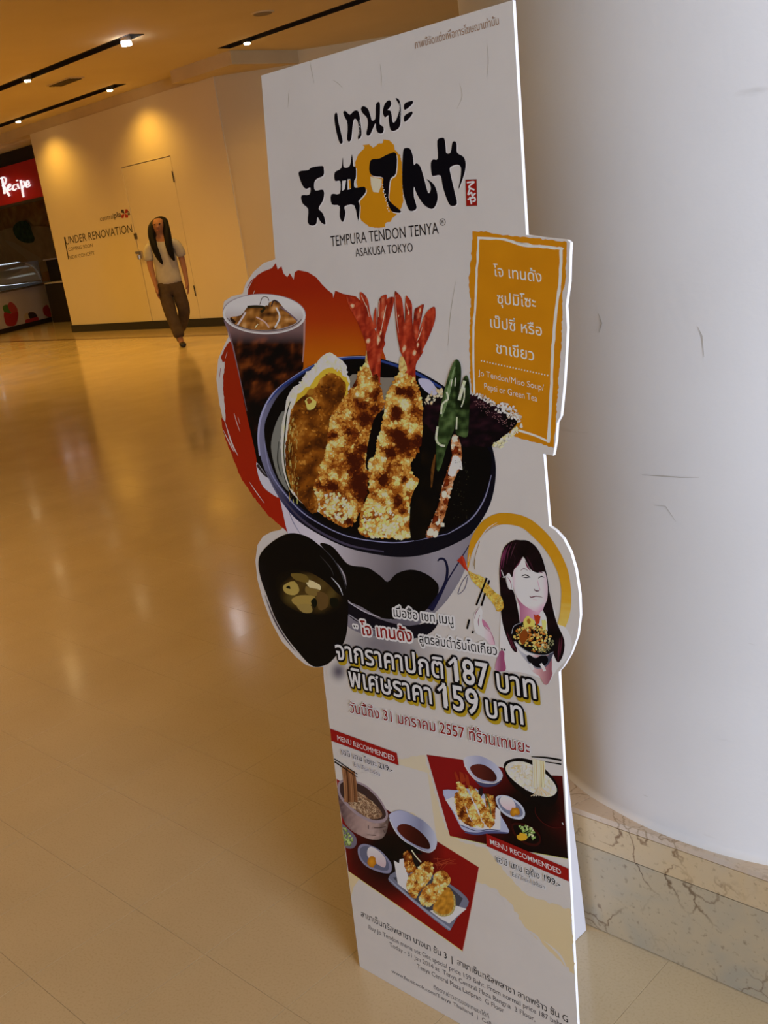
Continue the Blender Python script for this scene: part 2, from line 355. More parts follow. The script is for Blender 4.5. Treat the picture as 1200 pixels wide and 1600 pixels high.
# faint scuffs on the column paint
M_scuff = mat('scuff_grey', (0.50, 0.47, 0.42), 0.6)
def oncol(x, y):
    d = RM @ _ray(x, y); o_ = Vector((CAMP.x - CC.x, CAMP.y - CC.y)); q = Vector((d.x, d.y)); a = q.dot(q); b = o_.dot(q); c = o_.dot(o_) - (CR + 0.0008) ** 2
    return CAMP + d * ((-b - math.sqrt(b * b - a * c)) / a) - CC
for P, w in (([(1003, 742), (1035, 744), (1062, 746), (1092, 746)], 1.6), ([(1022, 790), (1040, 791), (1056, 815)], 0.9), ([(1090, 510), (1097, 525), (1100, 558)], 1.6), ([(935, 490), (940, 505), (936, 520)], 2.0), ([(1170, 1005), (1180, 1008)], 0.8), ([(1005, 1242), (1012, 1245)], 1.2)):
    bm = bmesh.new(); A = []; B = []
    for i, p in enumerate(P):
        h = w / 2 * (0.3 if i in (0, len(P) - 1) else 1.0); a = P[max(i - 1, 0)]; b = P[min(i + 1, len(P) - 1)]; d = Vector((b[0] - a[0], b[1] - a[1])).normalized()
        A.append(bm.verts.new(oncol(p[0] - d.y * h, p[1] + d.x * h))); B.append(bm.verts.new(oncol(p[0] + d.y * h, p[1] - d.x * h)))
    for i in range(len(P) - 1): bm.faces.new((A[i], A[i + 1], B[i + 1], B[i]))
    link('scuff', mesh_bm(bm, 'scuff'), M_scuff, col)

# ------------------------------------------------------------------ the advertising standee
LEAN = math.radians(4.0)
SX0, SY0 = -1.36, 1.057
std = empty('advertising_standee', (SX0, SY0, 0)); std.rotation_euler = (-LEAN, 0, 0)
tag(std, 'tall white cut-out tempura restaurant standee leaning back before the column', 'standee')
_n = Vector((0, math.cos(LEAN), -math.sin(LEAN))); _p0 = Vector((SX0, SY0, 0)); _up = Vector((0, math.sin(LEAN), math.cos(LEAN)))
def UV(x, y):          # rectified measurement of the flat print: photograph point -> metres on the board (across, up)
    d = RM @ _ray(x, y); s = _n.dot(_p0 - CAMP) / _n.dot(d); h = CAMP + d * s - _p0
    return (h.x, h.dot(_up))
M_board = mat('laminated_white_board', (0.78, 0.765, 0.75), 0.38, 0.4)
def _bn(m):
    n = noise_tex(m, 260, 2); bump(m, n.outputs[0], 0.04, 0.001)
    s = noise_tex(m, 9, 5); L(m, ramp(m, s.outputs[0], [(0.3, (0.68, 0.65, 0.615)), (0.7, (0.72, 0.69, 0.655))]), bsdf(m).inputs['Base Color'])
_bn(M_board)
M_edge = mat('foam_board_edge', (0.88, 0.87, 0.88), 0.6, 0.3)
M_print = mat('printed_ink', (0.5, 0.5, 0.5), 0.5, 0.10)
_a = N(M_print, 'ShaderNodeAttribute'); _a.attribute_name = 'Col'; L(M_print, _a.outputs['Color'], bsdf(M_print).inputs['Base Color'])

WHITE = lin(160, 146, 141)
def K(r, g, b):        # colour of the ink, from a colour seen beside the board's own white
    c = lin(r, g, b); q = [c[i] / WHITE[i] for i in range(3)]; f = min(1.0, 0.25 * q[0] + 0.6 * q[1] + 0.15 * q[2] + 0.04 * 0) ** 0.40
    return tuple(min(0.80, max(0.002, q[i] * f * (0.70, 0.67, 0.64)[i])) for i in range(3))
def mixc(a, b, t): return tuple(a[i] + (b[i] - a[i]) * t for i in range(3))
PAPER = (0.70, 0.67, 0.635)
LAY = [0]; STEP = 3e-6
def nextlay():
    LAY[0] += 1; return 0.0001 + LAY[0] * STEP
def Z(ox, oy, s, pts): return [(ox + x / s, oy + y / s) for x, y in pts]
def smooth(pts, n=6, closed=False):
    P = pts; out = []; m = len(P)
    rng = range(m) if closed else range(m - 1)
    for i in rng:
        if closed: p0, p1, p2, p3 = P[i - 1], P[i], P[(i + 1) % m], P[(i + 2) % m]
        else: p0, p1, p2, p3 = P[max(i - 1, 0)], P[i], P[i + 1], P[min(i + 2, m - 1)]
        for k in range(n):
            t = k / n; t2 = t * t; t3 = t2 * t
            out.append(tuple(0.5 * (2 * p1[j] + (p2[j] - p0[j]) * t + (2 * p0[j] - 5 * p1[j] + 4 * p2[j] - p3[j]) * t2 + (3 * p1[j] - p0[j] - 3 * p2[j] + p3[j]) * t3) for j in range(len(p1))))
    if not closed: out.append(tuple(P[-1]))
    return out
def inside(p, poly):
    x, y = p; c = False; j = len(poly) - 1
    for i in range(len(poly)):
        xi, yi = poly[i]; xj, yj = poly[j]
        if (yi > y) != (yj > y) and x < (xj - xi) * (y - yi) / (yj - yi) + xi: c = not c
        j = i
    return c
def ragged(pts, amp, step=3.0, seed=0):
    out = []; n = len(pts)
    for i in range(n):
        a = Vector(pts[i]); b = Vector(pts[(i + 1) % n]); d = b - a; k = max(1, int(d.length / step))
        nn = Vector((d.y, -d.x)); nn = nn.normalized() if nn.length else nn
        for q in range(k):
            p = a + d * q / k
            w = amp * (noise.noise(Vector((p.x * 0.35, p.y * 0.35, seed))) + 0.6 * noise.noise(Vector((p.x * 0.9, p.y * 0.9, seed + 5))))
            out.append(tuple(p + nn * w))
    return out
def nz(x, y, s, k=0): return noise.noise(Vector((x / s, y / s, k * 7.31)))

class Pic:
    def __init__(s, name): s.name = name; s.v = []; s.f = []; s.c = []
    def _add(s, pts, faces, cols, z=None):
        z = nextlay() if z is None else z; o = len(s.v)
        for p in pts: u, w = UV(p[0], p[1]); s.v.append((u, -z, w))
        s.c.extend(cols); s.f.extend([tuple(i + o for i in f) for f in faces])
    def poly(s, pts, col, z=None):
        n = len(pts); bm = bmesh.new(); vs_ = [bm.verts.new((p[0], -p[1], 0)) for p in pts]
        try: f = bm.faces.new(vs_)
        except ValueError: bm.free(); return
        bm.normal_update()
        if f.normal.z < 0: f.normal_flip()
        bmesh.ops.triangulate(bm, faces=[f]); bm.verts.index_update()
        P = [(v.co.x, -v.co.y) for v in bm.verts]; F = [tuple(v.index for v in f.verts) for f in bm.faces]
        cc = [col(*p) for p in P] if callable(col) else [col] * len(P)
        s._add(P, F, cc, z); bm.free()
    def grid(s, pts, colfn, step=6.0, z=None):     # polygon split fine enough to carry a colour gradient
        bm = bmesh.new(); vs_ = [bm.verts.new((p[0], -p[1], 0)) for p in pts]
        f = bm.faces.new(vs_); bm.normal_update()
        if f.normal.z < 0: f.normal_flip()
        xs_ = [p[0] for p in pts]; ys_ = [p[1] for p in pts]
        k = min(xs_) + step
        while k < max(xs_):
            bmesh.ops.bisect_plane(bm, geom=bm.verts[:] + bm.edges[:] + bm.faces[:], plane_co=(k, 0, 0), plane_no=(1, 0, 0)); k += step
        k = min(ys_) + step
        while k < max(ys_):
            bmesh.ops.bisect_plane(bm, geom=bm.verts[:] + bm.edges[:] + bm.faces[:], plane_co=(0, -k, 0), plane_no=(0, 1, 0)); k += step
        bmesh.ops.triangulate(bm, faces=bm.faces[:]); bm.verts.index_update()
        P = [(v.co.x, -v.co.y) for v in bm.verts]; F = [tuple(v.index for v in f.verts) for f in bm.faces]
        s._add(P, F, [colfn(*p) for p in P], z); bm.free()
    def blob(s, x, y, rx, ry, col, ang=0.0, jag=0.2, n=9, z=None, edge=None):
        ca, sa = math.cos(ang), math.sin(ang); pts = []
        for i in range(n):
            a = 2 * math.pi * i / n; r = 1 + random.uniform(-jag, jag)
            dx, dy = rx * r * math.cos(a), ry * r * math.sin(a); pts.append((x + dx * ca - dy * sa, y + dx * sa + dy * ca))
        s._add([(x, y)] + pts, [(0, (i + 1) % n + 1, i + 1) for i in range(n)], [col] + [edge or col] * n, z)
    def soft(s, x, y, rx, ry, col, colout, ang=0.0, rings=7, n=28):   # printed vignette fading to its surroundings
        ca, sa = math.cos(ang), math.sin(ang); P = [(x, y)]; C = [col]; F = []
        for k in range(1, rings + 1):
            t = k / rings; w = t * t * (3 - 2 * t)
            for i in range(n):
                a = 2 * math.pi * i / n; dx, dy = rx * t * math.cos(a), ry * t * math.sin(a)
                P.append((x + dx * ca - dy * sa, y + dx * sa + dy * ca)); C.append(mixc(col, colout, w))
        for i in range(n): F.append((0, 1 + (i + 1) % n, 1 + i))
        for k in range(rings - 1):
            b = 1 + k * n
            for i in range(n): F.append((b + i, b + (i + 1) % n, b + n + (i + 1) % n, b + n + i))
        s._add(P, F, C)
    def stroke(s, pts, w, col, n=6, z=None):       # brush line; w a number or one width per point
        ws = [w] * len(pts) if not isinstance(w, (list, tuple)) else w
        q = smooth([(p[0], p[1], ws[i]) for i, p in enumerate(pts)], n) if len(pts) > 2 else [(p[0], p[1], ws[i]) for i, p in enumerate(pts)]
        A = []; B = []
        for i in range(len(q)):
            a = q[max(i - 1, 0)]; b = q[min(i + 1, len(q) - 1)]; d = Vector((b[0] - a[0], b[1] - a[1])); d = d.normalized() if d.length else Vector((1, 0))
            h = max(0.05, q[i][2] / 2); A.append((q[i][0] - d.y * h, q[i][1] + d.x * h)); B.append((q[i][0] + d.y * h, q[i][1] - d.x * h))
        m = len(q)
        s._add(A + B, [(i, i + 1, m + i + 1, m + i) for i in range(m - 1)], [col(*p) for p in A + B] if callable(col) else [col] * (2 * m), z)
    def crumbs(s, region, n, r0, r1, colfn, slab=0.00002, jag=0.35):
        xs_ = [p[0] for p in region]; ys_ = [p[1] for p in region]; base = nextlay(); k = 0; tries = 0
        while k < n and tries < n * 12:
            tries += 1; p = (random.uniform(min(xs_), max(xs_)), random.uniform(min(ys_), max(ys_)))
            if not inside(p, region): continue
            r = random.uniform(r0, r1)
            s.blob(p[0], p[1], r, r * random.uniform(0.6, 1.1), colfn(*p), random.uniform(0, 3.1), jag, 7, base + slab * k / n); k += 1
        LAY[0] += int(slab / STEP) + 1
    def build(s, parent):
        me = bpy.data.meshes.new(s.name); me.from_pydata(s.v, [], s.f); me.update()
        at = me.color_attributes.new('Col', 'FLOAT_COLOR', 'POINT')
        buf = []
        for c in s.c: buf.extend((c[0], c[1], c[2], 1.0))
        at.data.foreach_set('color', buf)
        return link(s.name, me, M_print, parent)
def pal(stops, t):
    t = max(0, min(1, t)) * (len(stops) - 1); i = min(int(t), len(stops) - 2); return mixc(stops[i], stops[i + 1], t - i)

# ---- lettering
def glyphs(txt, off=0.0, res=3):
    cu = bpy.data.curves.new('t', 'FONT'); cu.body = txt; cu.size = 1.0; cu.resolution_u = res; cu.offset = off; cu.fill_mode = 'FRONT' if hasattr(cu, 'fill_mode') else cu.fill_mode
    o = bpy.data.objects.new('t', cu); COL.objects.link(o)
    dg = bpy.context.evaluated_depsgraph_get(); me = bpy.data.meshes.new_from_object(o.evaluated_get(dg))
    V = [(v.co.x, v.co.y) for v in me.vertices]; F = [tuple(p.vertices) for p in me.polygons]
    bpy.data.objects.remove(o); bpy.data.curves.remove(cu); bpy.data.meshes.remove(me)
    return V, F
_ref = {}
def refh(ch):
    if ch not in _ref:
        V, F = glyphs(ch); ys_ = [v[1] for v in V]; _ref[ch] = max(ys_)
    return _ref[ch]
def text_mesh(txt, p0, p1, p2, off=0.0):
    V, F = glyphs(txt, off); ref = refh('H' if all(ord(c) < 0x0E00 for c in txt) else '\u0e19')
    x0 = min(v[0] for v in V); x1 = max(v[0] for v in V)
    A = Vector(UV(*p0)); B = Vector(UV(*p1)); T = Vector(UV(*p2)); ex = (B - A) / (x1 - x0); ey = (T - A) / ref
    return [A + ex * (v[0] - x0) + ey * v[1] for v in V], F
def text(txt, p0, p1, p2, col, parent, off=0.0, outline=None, shadow=None, name='lettering'):
    V, F = text_mesh(txt, p0, p1, p2, off)
    vv = []; ff = []; cc = []
    def put(dx, dy, c, z):
        o = len(vv); vv.extend([(v.x + dx, -z, v.y + dy) for v in V]); ff.extend([tuple(i + o for i in f) for f in F]); cc.extend([c] * len(V))
    if shadow:                       # (dx, dy, radius, colour) in metres
        for k in range(12): a = k * math.pi / 6; z = nextlay(); put(shadow[0] + shadow[2] * math.cos(a), shadow[1] + shadow[2] * math.sin(a), shadow[3], z)
    if outline:
        for k in range(14): a = k * math.pi / 7; z = nextlay(); put(outline[0] * math.cos(a), outline[0] * math.sin(a), outline[1], z)
    put(0, 0, col, nextlay())
    me = bpy.data.meshes.new(name); me.from_pydata(vv, [], ff); me.update()
    at = me.color_attributes.new('Col', 'FLOAT_COLOR', 'POINT'); buf = []
    for c in cc: buf.extend((c[0], c[1], c[2], 1.0))
    at.data.foreach_set('color', buf)
    return link(name, me, M_print, parent)
def ztext(txt, o, a, b, t, *args, **kw): return text(txt, *Z(*o, [a, b, t]), *args, **kw)

# ---- board, cut to shape
OUT = [(408, 118), (801, 0), (822, 367), (850, 371), (886, 375), (891, 379), (890, 400), (889, 440), (884, 478), (886, 512), (884, 552), (881, 600), (876, 650), (870, 661), (868, 690), (864, 712), (849, 709),
       (858, 822), (868, 829), (880, 842), (891, 863), (899, 890), (905, 930), (906, 962), (902, 994), (892, 1022), (880, 1042), (873, 1050), (908, 1708), (562, 1510), (506, 1063), (505, 1042), (490, 1043), (478, 1039), (462, 1026), (440, 1002), (424, 972), (410, 935), (402, 905), (399, 876),
       (402, 852), (411, 838), (424, 831), (438, 828), (442, 824), (420, 800), (395, 766), (372, 722), (354, 678), (343, 632), (338, 592), (341, 561), (351, 538), (357, 526), (354, 508), (348, 485), (350, 471), (362, 463), (379, 459), (384, 443), (396, 425), (412, 411), (430, 405)]
TH = 0.006
bm = bmesh.new()
uv = [UV(*p) for p in OUT]
fr = [bm.verts.new((u, 0, v)) for u, v in uv]; bk_ = [bm.verts.new((u, TH, v)) for u, v in uv]
ff = bm.faces.new(fr); fb = bm.faces.new(bk_[::-1])
n = len(uv)
for i in range(n):
    f = bm.faces.new((fr[i], bk_[i], bk_[(i + 1) % n], fr[(i + 1) % n])); f.material_index = 1
bmesh.ops.recalc_face_normals(bm, faces=bm.faces[:]); bmesh.ops.triangulate(bm, faces=[ff, fb])
board = link('display_board', mesh_bm(bm, 'display_board'), M_board, std); board.data.materials.append(M_edge)
# folding strut behind
M_strut = mat('white_strut_card', (0.56, 0.54, 0.55), 0.6, 0.3)
def strut(x):
    a = math.tan(LEAN); bm = bmesh.new()
    Q = [(0.007, 0.001), (0.328, 0.001), (0.318, 0.42), (0.20, 0.66), (0.07, 0.82), (0.066, 0.81)]
    P = [(d * math.cos(LEAN) - z * math.sin(LEAN), d * math.sin(LEAN) + z * math.cos(LEAN)) for d, z in Q]
    A = [bm.verts.new((x, p[0], p[1])) for p in P]; B = [bm.verts.new((x + 0.005, p[0], p[1])) for p in P]
    bm.faces.new(A); bm.faces.new(B[::-1])
    for i in range(len(P)): bm.faces.new((A[i], A[(i + 1) % len(P)], B[(i + 1) % len(P)], B[i]))
    bmesh.ops.recalc_face_normals(bm, faces=bm.faces[:])
    return link('strut', mesh_bm(bm, 'strut'), M_strut, std)
strut(0.30)
boxobj('strut_hinge', (0.27, 0.335, TH, TH + 0.003, 0.02, 0.62), M_strut, std)

INK = K(14, 13, 22)
# ---- pale brush sweep behind the lower pictures
pic = Pic('printed_brush_sweep'); tan = K(165, 146, 124); tan2 = K(168, 143, 110)
o5 = (500, 1120, 2.857)
pic.grid(Z(*o5, ragged([(340, 190), (470, 172), (560, 500), (640, 560), (745, 590), (830, 700), (930, 800), (1120, 860), (1135, 1150), (1060, 1080), (990, 1010), (930, 960), (890, 900), (860, 840), (780, 770), (712, 740), (640, 700), (520, 600), (420, 470), (370, 330)], 9, 12)),
         lambda x, y: mixc(tan, tan2, max(0, min(1, (y - 1200) / 260))), 14)
pic.poly(Z(*o5, [(126, 690), (175, 725), (150, 760), (140, 800)]), tan2)
for a, b in (((860, 960), (950, 1040)), ((900, 940), (1000, 1030)), ((1000, 1000), (1110, 1140)), ((760, 780), (830, 850))):
    pic.stroke(Z(*o5, [a, ((a[0] + b[0]) / 2 + 14, (a[1] + b[1]) / 2 - 8), b]), [0.5, 3.5, 0.5], PAPER)
pic.build(board)

# ---- logo
SWEEP = LAY[0]
pic = Pic('printed_logo')
o1 = (460, 140, 6.0); o2 = (560, 200, 6.0)
gold = K(172, 108, 12)
pic.poly(Z(*o1, ragged([(570, 680), (600, 610), (660, 545), (640, 520), (700, 512), (740, 545), (780, 510), (830, 500), (835, 465), (890, 475), (935, 520), (940, 560), (985, 610), (1008, 680), (1010, 800), (1015, 950), (1020, 1060), (1000, 1110), (960, 1170), (915, 1210), (900, 1240), (855, 1250), (850, 1290), (780, 1297), (700, 1285), (640, 1235), (610, 1200), (590, 1130), (615, 1060), (600, 950), (575, 840)], 7, 9)), gold)
pic.poly(Z(*o1, [(712, 815), (820, 840), (815, 900), (790, 965), (740, 960), (720, 900)]), K(166, 150, 128))
G = []
G.append(Z(*o1, [(378, 232), (400, 220), (412, 300), (436, 400), (452, 485), (425, 497), (395, 400), (378, 300)]))
G.append(Z(*o1, [(458, 212), (480, 200), (520, 235), (560, 200), (600, 205), (618, 300), (628, 420), (595, 460), (605, 380), (590, 290), (560, 270), (545, 330), (535, 440), (518, 480), (495, 465), (500, 380), (495, 300), (470, 250)]))
G.append(Z(*o1, [(625, 180), (645, 155), (690, 180), (715, 250), (728, 290), (760, 270), (765, 140), (800, 120), (802, 220), (800, 320), (835, 350), (830, 395), (800, 405), (770, 380), (760, 310), (735, 360), (705, 420), (675, 415), (690, 330), (680, 260), (640, 215)]))
G.append(Z(*o1, [(832, 190), (850, 130), (890, 98), (908, 130), (890, 165), (870, 190), (905, 205), (920, 300), (945, 300), (975, 230), (985, 150), (950, 80), (985, 100), (998, 180), (990, 330), (940, 380), (900, 370), (885, 290), (880, 235), (850, 255), (832, 225)]))
G.append(Z(*o1, [(1028, 145), (1050, 120), (1108, 105), (1100, 135), (1035, 185)])); G.append(Z(*o1, [(1028, 258), (1050, 230), (1105, 205), (1095, 240), (1035, 298)]))
G.append(Z(*o1, [(45, 768), (130, 755), (160, 730), (260, 715), (275, 740), (270, 800), (210, 830), (185, 870), (195, 945), (272, 940), (268, 1030), (225, 1110), (270, 1165), (290, 1255), (250, 1240), (215, 1190), (205, 1250), (165, 1270), (125, 1240), (130, 1120), (75, 1060), (68, 992), (140, 985), (150, 915), (110, 925), (80, 900), (50, 830)]))
for P in [[(380, 850), (380, 775), (440, 735), (455, 632), (462, 725), (520, 715), (540, 605), (552, 715), (575, 725), (575, 820), (560, 850), (568, 920), (655, 910), (665, 960), (600, 1040), (612, 1080), (598, 1225), (560, 1080), (470, 1090), (478, 1150), (455, 1235), (425, 1190), (422, 1085), (350, 1070), (348, 980), (425, 975), (430, 855)]]: G.append(Z(*o1, P))
G.append(Z(*o1, [(705, 700), (725, 655), (800, 645), (880, 605), (955, 600), (950, 780), (900, 830), (885, 940), (890, 1040), (1000, 1140), (920, 1140), (885, 1090), (845, 990), (830, 900), (828, 820), (740, 805), (705, 770)]))
G.append(Z(*o2, [(420, 220), (440, 188), (485, 195), (510, 260), (520, 345), (545, 330), (580, 360), (610, 450), (655, 610), (680, 570), (665, 510), (640, 478), (700, 520), (735, 590), (740, 670), (710, 740), (670, 750), (610, 710), (550, 620), (520, 545), (520, 640), (545, 735), (520, 768), (475, 765), (440, 680), (415, 560), (412, 380)]))
G.append(Z(*o2, [(740, 120), (785, 92), (808, 105), (818, 180), (825, 235), (865, 230), (880, 140), (905, 125), (920, 150), (925, 230), (985, 270), (1005, 330), (990, 430), (938, 570), (958, 470), (962, 370), (930, 338), (880, 350), (855, 375), (868, 450), (900, 590), (922, 705), (862, 722), (820, 640), (790, 540), (768, 440), (700, 445), (685, 420), (680, 330), (700, 295), (745, 285)]))
zs = nextlay()
for g_ in G: pic.poly([(x + 1.6, y + 2.6) for x, y in smooth(g_, 3, True)], K(190, 175, 172), zs)
zs = nextlay()
for g_ in G: pic.poly([(x + 0.3, y + 1.0) for x, y in smooth(g_, 3, True)], K(58, 12, 22), zs)
zs = nextlay()
for g_ in G: pic.poly(smooth(g_, 3, True), K(12, 14, 26), zs)
pic.poly(Z(*o1, [(448, 855), (485, 850), (472, 935), (448, 950)]), K(180, 165, 160)); pic.poly(Z(*o1, [(500, 840), (525, 840), (532, 930), (500, 940)]), K(180, 165, 160)); pic.poly(Z(*o1, [(508, 850), (525, 845), (532, 925), (515, 930)]), gold)
for k in range(26):
    t = k / 25; x, y = (820 + 70 * t + random.uniform(-10, 6), 870 + 270 * t + random.uniform(-8, 8)); p = Z(*o1, [(x, y)])[0]; pic.blob(p[0], p[1], 0.9, 0.7, K(185, 172, 170))
for k in range(12):
    p = Z(*o1, [(610 + random.uniform(-4, 8), 280 + k * 13)])[0]; pic.blob(p[0], p[1], 0.5, 0.6, K(185, 172, 170))
    p = Z(*o1, [(990 + random.uniform(-4, 6), 130 + k * 14)])[0]; pic.blob(p[0], p[1], 0.5, 0.6, K(185, 172, 170))
red = K(150, 24, 16); cream = K(205, 190, 165)
pic.poly(Z(*o2, [(1005, 484), (1110, 480), (1115, 730), (1012, 733)]), K(120, 60, 45)); pic.poly(Z(*o2, [(1009, 490), (1106, 486), (1110, 724), (1016, 728)]), red)
for P, w in (([(1018, 512), (1085, 505), (1050, 535), (1040, 560), (1090, 580)], 2.6), ([(1045, 570), (1030, 625), (1060, 605), (1070, 635), (1098, 610)], 2.4), ([(1025, 670), (1085, 650), (1095, 680), (1070, 690)], 2.4), ([(1045, 645), (1062, 715)], 2.2), ([(1070, 640), (1075, 660)], 2)): pic.stroke(Z(*o2, P), w, cream)
pic.build(board)
o3 = (420, 130, 3.3333)
ztext('TEMPURA TENDON TENYA', o3, (326, 851), (886, 783), (321, 797), K(45, 30, 28), board, -0.004)
ztext('ASAKUSA TOKYO', o3, (454, 903), (752, 877), (450, 860), K(50, 34, 30), board, -0.004)
ztext('R', o3, (902, 731), (914, 729), (901, 715), K(50, 34, 30), board)
pic = Pic('printed_registered_ring'); pic.stroke([(692 + 4.2 * math.cos(a / 2), 347 + 5.2 * math.sin(a / 2)) for a in range(0, 14)], 0.7, K(60, 44, 40)); pic.build(board)
text('ภาพนี้จัดแต่งเพื่อการโฆษณาเท่านั้น', (649, 76), (780, 38), (648, 67), K(135, 98, 76), board)

# ---- orange card
LAY[0] = 0
pic = Pic('printed_orange_card'); o6 = (560, 340, 3.3333)
card = ragged([(595, 72), (640, 68), (740, 90), (870, 100), (1000, 118), (1086, 127), (1086, 200), (1078, 330), (1063, 400), (1062, 520), (1060, 640), (1045, 800), (1035, 960), (1030, 1050), (1016, 1198), (930, 1172), (830, 1145), (700, 1100), (595, 940), (582, 820), (578, 600), (585, 450), (575, 350), (588, 200)], 7, 12)
oc_ = K(176, 108, 12)
pic.grid(Z(*o6, card), lambda x, y: mixc(oc_, K(168, 100, 10), 0.5 + 0.5 * nz(x, y, 40)), 16)
cr_ = K(206, 184, 150)
pic.stroke(Z(*o6, ragged([(622, 108), (760, 112), (900, 150), (1066, 163)], 5, 20)[:-8]), 3.2, cr_, 2)
def rline(P, w, seed):
    q = smooth(P, 6); q = [(x + 4 * noise.noise(Vector((y * 0.02, seed, 0))), y, ww * (1 + 0.6 * noise.noise(Vector((y * 0.03, seed, 4))))) for x, y, ww in [(p[0], p[1], w) for p in q]]
    pic.stroke(Z(*o6, [(p[0], p[1]) for p in q]), [p[2] for p in q], cr_, 2)
rline([(620, 104), (740, 112), (860, 145), (960, 150), (1066, 164)], 3.0, 1); rline([(1056, 160), (1050, 330), (1028, 500), (1012, 700), (1004, 900), (990, 1172)], 4.6, 2); rline([(626, 104), (616, 300), (608, 470), (598, 640), (604, 920)], 3.4, 3); rline([(995, 1168), (920, 1135), (835, 1108)], 3.2, 4)
for k in range(24):
    t = k / 23; p = Z(*o6, [(641 + 345 * t, 746 + 76 * t)])[0]; pic.blob(p[0], p[1], 1.1, 1.2, cr_, 0, 0, 8)
pic.build(board)
ztext('โจ เทนดั้ง', o6, (705, 303), (955, 337), (703, 260), cr_, board, 0.004)
ztext('ซุปมิโซะ', o6, (724, 446), (925, 470), (722, 402), cr_, board, 0.004)
ztext('เป๊ปซี่ หรือ', o6, (688, 570), (957, 616), (686, 527), cr_, board, 0.004)
ztext('ชาเขียว', o6, (718, 705), (916, 746), (716, 660), cr_, board, 0.004)
ztext('Jo Tendon/Miso Soup/', o6, (625, 821), (967, 902), (624, 790), cr_, board, -0.006)
ztext('Pepsi or Green Tea', o6, (657, 893), (932, 959), (655, 860), cr_, board, -0.006)

# ---- red sweep and iced drink
pic = Pic('printed_red_sweep')
R0 = K(152, 34, 10); R1 = K(160, 50, 10); R2 = K(168, 80, 8)
def redc(x, y):
    if x < 400 or y > 620: return mixc(K(148, 36, 8), K(160, 30, 10), (y - 540) / 300 if y > 540 else 0)
    t = max(0, min(1, (y - 450) / 105)) * max(0.25, min(1, 1.6 - abs(x - 490) / 110)); return pal([R0, R1, R2], t)
top = [(386, 470), (388, 452), (394, 440), (402, 430), (412, 424), (425, 419), (431, 411), (434, 421), (440, 416), (443, 427), (449, 433), (453, 427), (459, 437), (461, 425), (466, 422), (481, 425), (494, 433), (504, 445), (512, 453), (520, 459), (521, 466), (524, 454), (536, 459), (556, 463), (572, 478), (592, 530), (603, 560), (600, 585), (470, 600), (440, 560), (420, 500)]
pic.grid(top, redc, 9)
left = [(359, 534), (352, 543), (345, 558), (348, 566), (352, 565), (349, 590), (349, 612), (352, 642), (352, 660), (346, 652), (347, 668), (354, 690), (364, 716), (378, 750), (396, 776), (418, 804), (452, 834), (470, 830), (450, 780), (430, 700), (420, 600), (390, 540)]
pic.grid(ragged(left, 1.2, 4), redc, 12)
for P, w in (([(352, 660), (362, 692), (372, 712)], 2.4), ([(349, 672), (360, 695), (366, 706)], 1.6), ([(366, 646), (370, 660), (375, 674)], 0.9), ([(372, 652), (375, 662)], 0.9), ([(390, 753), (400, 768), (413, 786)], 1.2), ([(355, 550), (352, 560)], 2.0)): pic.stroke(P, [0.4] + [w] * (len(P) - 2) + [0.4], PAPER)
for P in ([(386, 450), (394, 438), (404, 432)], [(395, 462), (398, 454)], [(345, 575), (343, 590)]): pic.stroke(P, [0.6] + [1.5] * (len(P) - 2) + [0.6], R0 if P[0][0] < 390 else PAPER)
pic.build(board)
pic = Pic('printed_iced_drink')
lilac = K(168, 152, 160)
body = smooth([(349, 486), (352, 502), (360, 527), (371, 574), (384, 640), (393, 680), (400, 712), (404, 742), (410, 759), (422, 770), (434, 776), (446, 780)], 4) + [(450, 700), (440, 640), (474, 575), (477, 503), (477, 486)]
def cola(x, y):
    t = 0.40 + 0.75 * nz(x, y, 15, 1) + 0.4 * nz(x, y, 6, 2) - max(0, (y - 610) / 190)
    c = pal([K(16, 7, 9), K(34, 14, 10), K(78, 32, 12), K(122, 56, 18)], t)
    if y < 548: c = mixc(c, K(128, 94, 92), max(0, min(1, (538 - y) / 22)) * 0.7)
    return c
pic.grid(body, cola, 4.0)
pic.stroke([(351, 500), (361, 530), (372, 577), (386, 642)], [3, 2.4, 1.4, 0.6], K(120, 92, 98)); pic.stroke([(476, 500), (475, 540), (473, 566)], [3.4, 2.4, 1.4], K(150, 105, 96))
pic.poly(smooth([(401, 722), (404, 744), (412, 761), (424, 771), (436, 777), (430, 756), (416, 742)], 3, True), K(158, 148, 156)); pic.stroke([(402, 726), (414, 742), (428, 750)], [4, 3, 1], K(60, 50, 50))
ell = lambda cx, cy, rx, ry, n=40, a=0: [(cx + rx * math.cos(2 * math.pi * i / n + a), cy + ry * math.sin(2 * math.pi * i / n + a)) for i in range(n)]
rot = lambda P, c, an: [(c[0] + (x - c[0]) * math.cos(an) - (y - c[1]) * math.sin(an), c[1] + (x - c[0]) * math.sin(an) + (y - c[1]) * math.cos(an)) for x, y in P]
pic.poly(rot(ell(413, 490, 65, 31), (413, 490), 0.03), K(186, 172, 178))
pic.grid(rot(ell(413, 492, 61, 28), (413, 492), 0.03), lambda x, y: mixc(K(178, 164, 170), K(140, 120, 118), max(0, min(1, (y - 480) / 30))), 5)
o3g = (340, 400, 5.4545)
pic.grid(smooth(Z(*o3g, [(105, 525), (200, 505), (260, 430), (330, 425), (400, 430), (470, 380), (520, 390), (570, 450), (680, 550), (600, 600), (470, 628), (300, 625), (170, 595)]), 3, True), lambda x, y: pal([K(60, 28, 14), K(120, 70, 28), K(160, 100, 42), K(176, 130, 84)], 0.5 + 0.8 * nz(x, y, 9, 3)), 3)
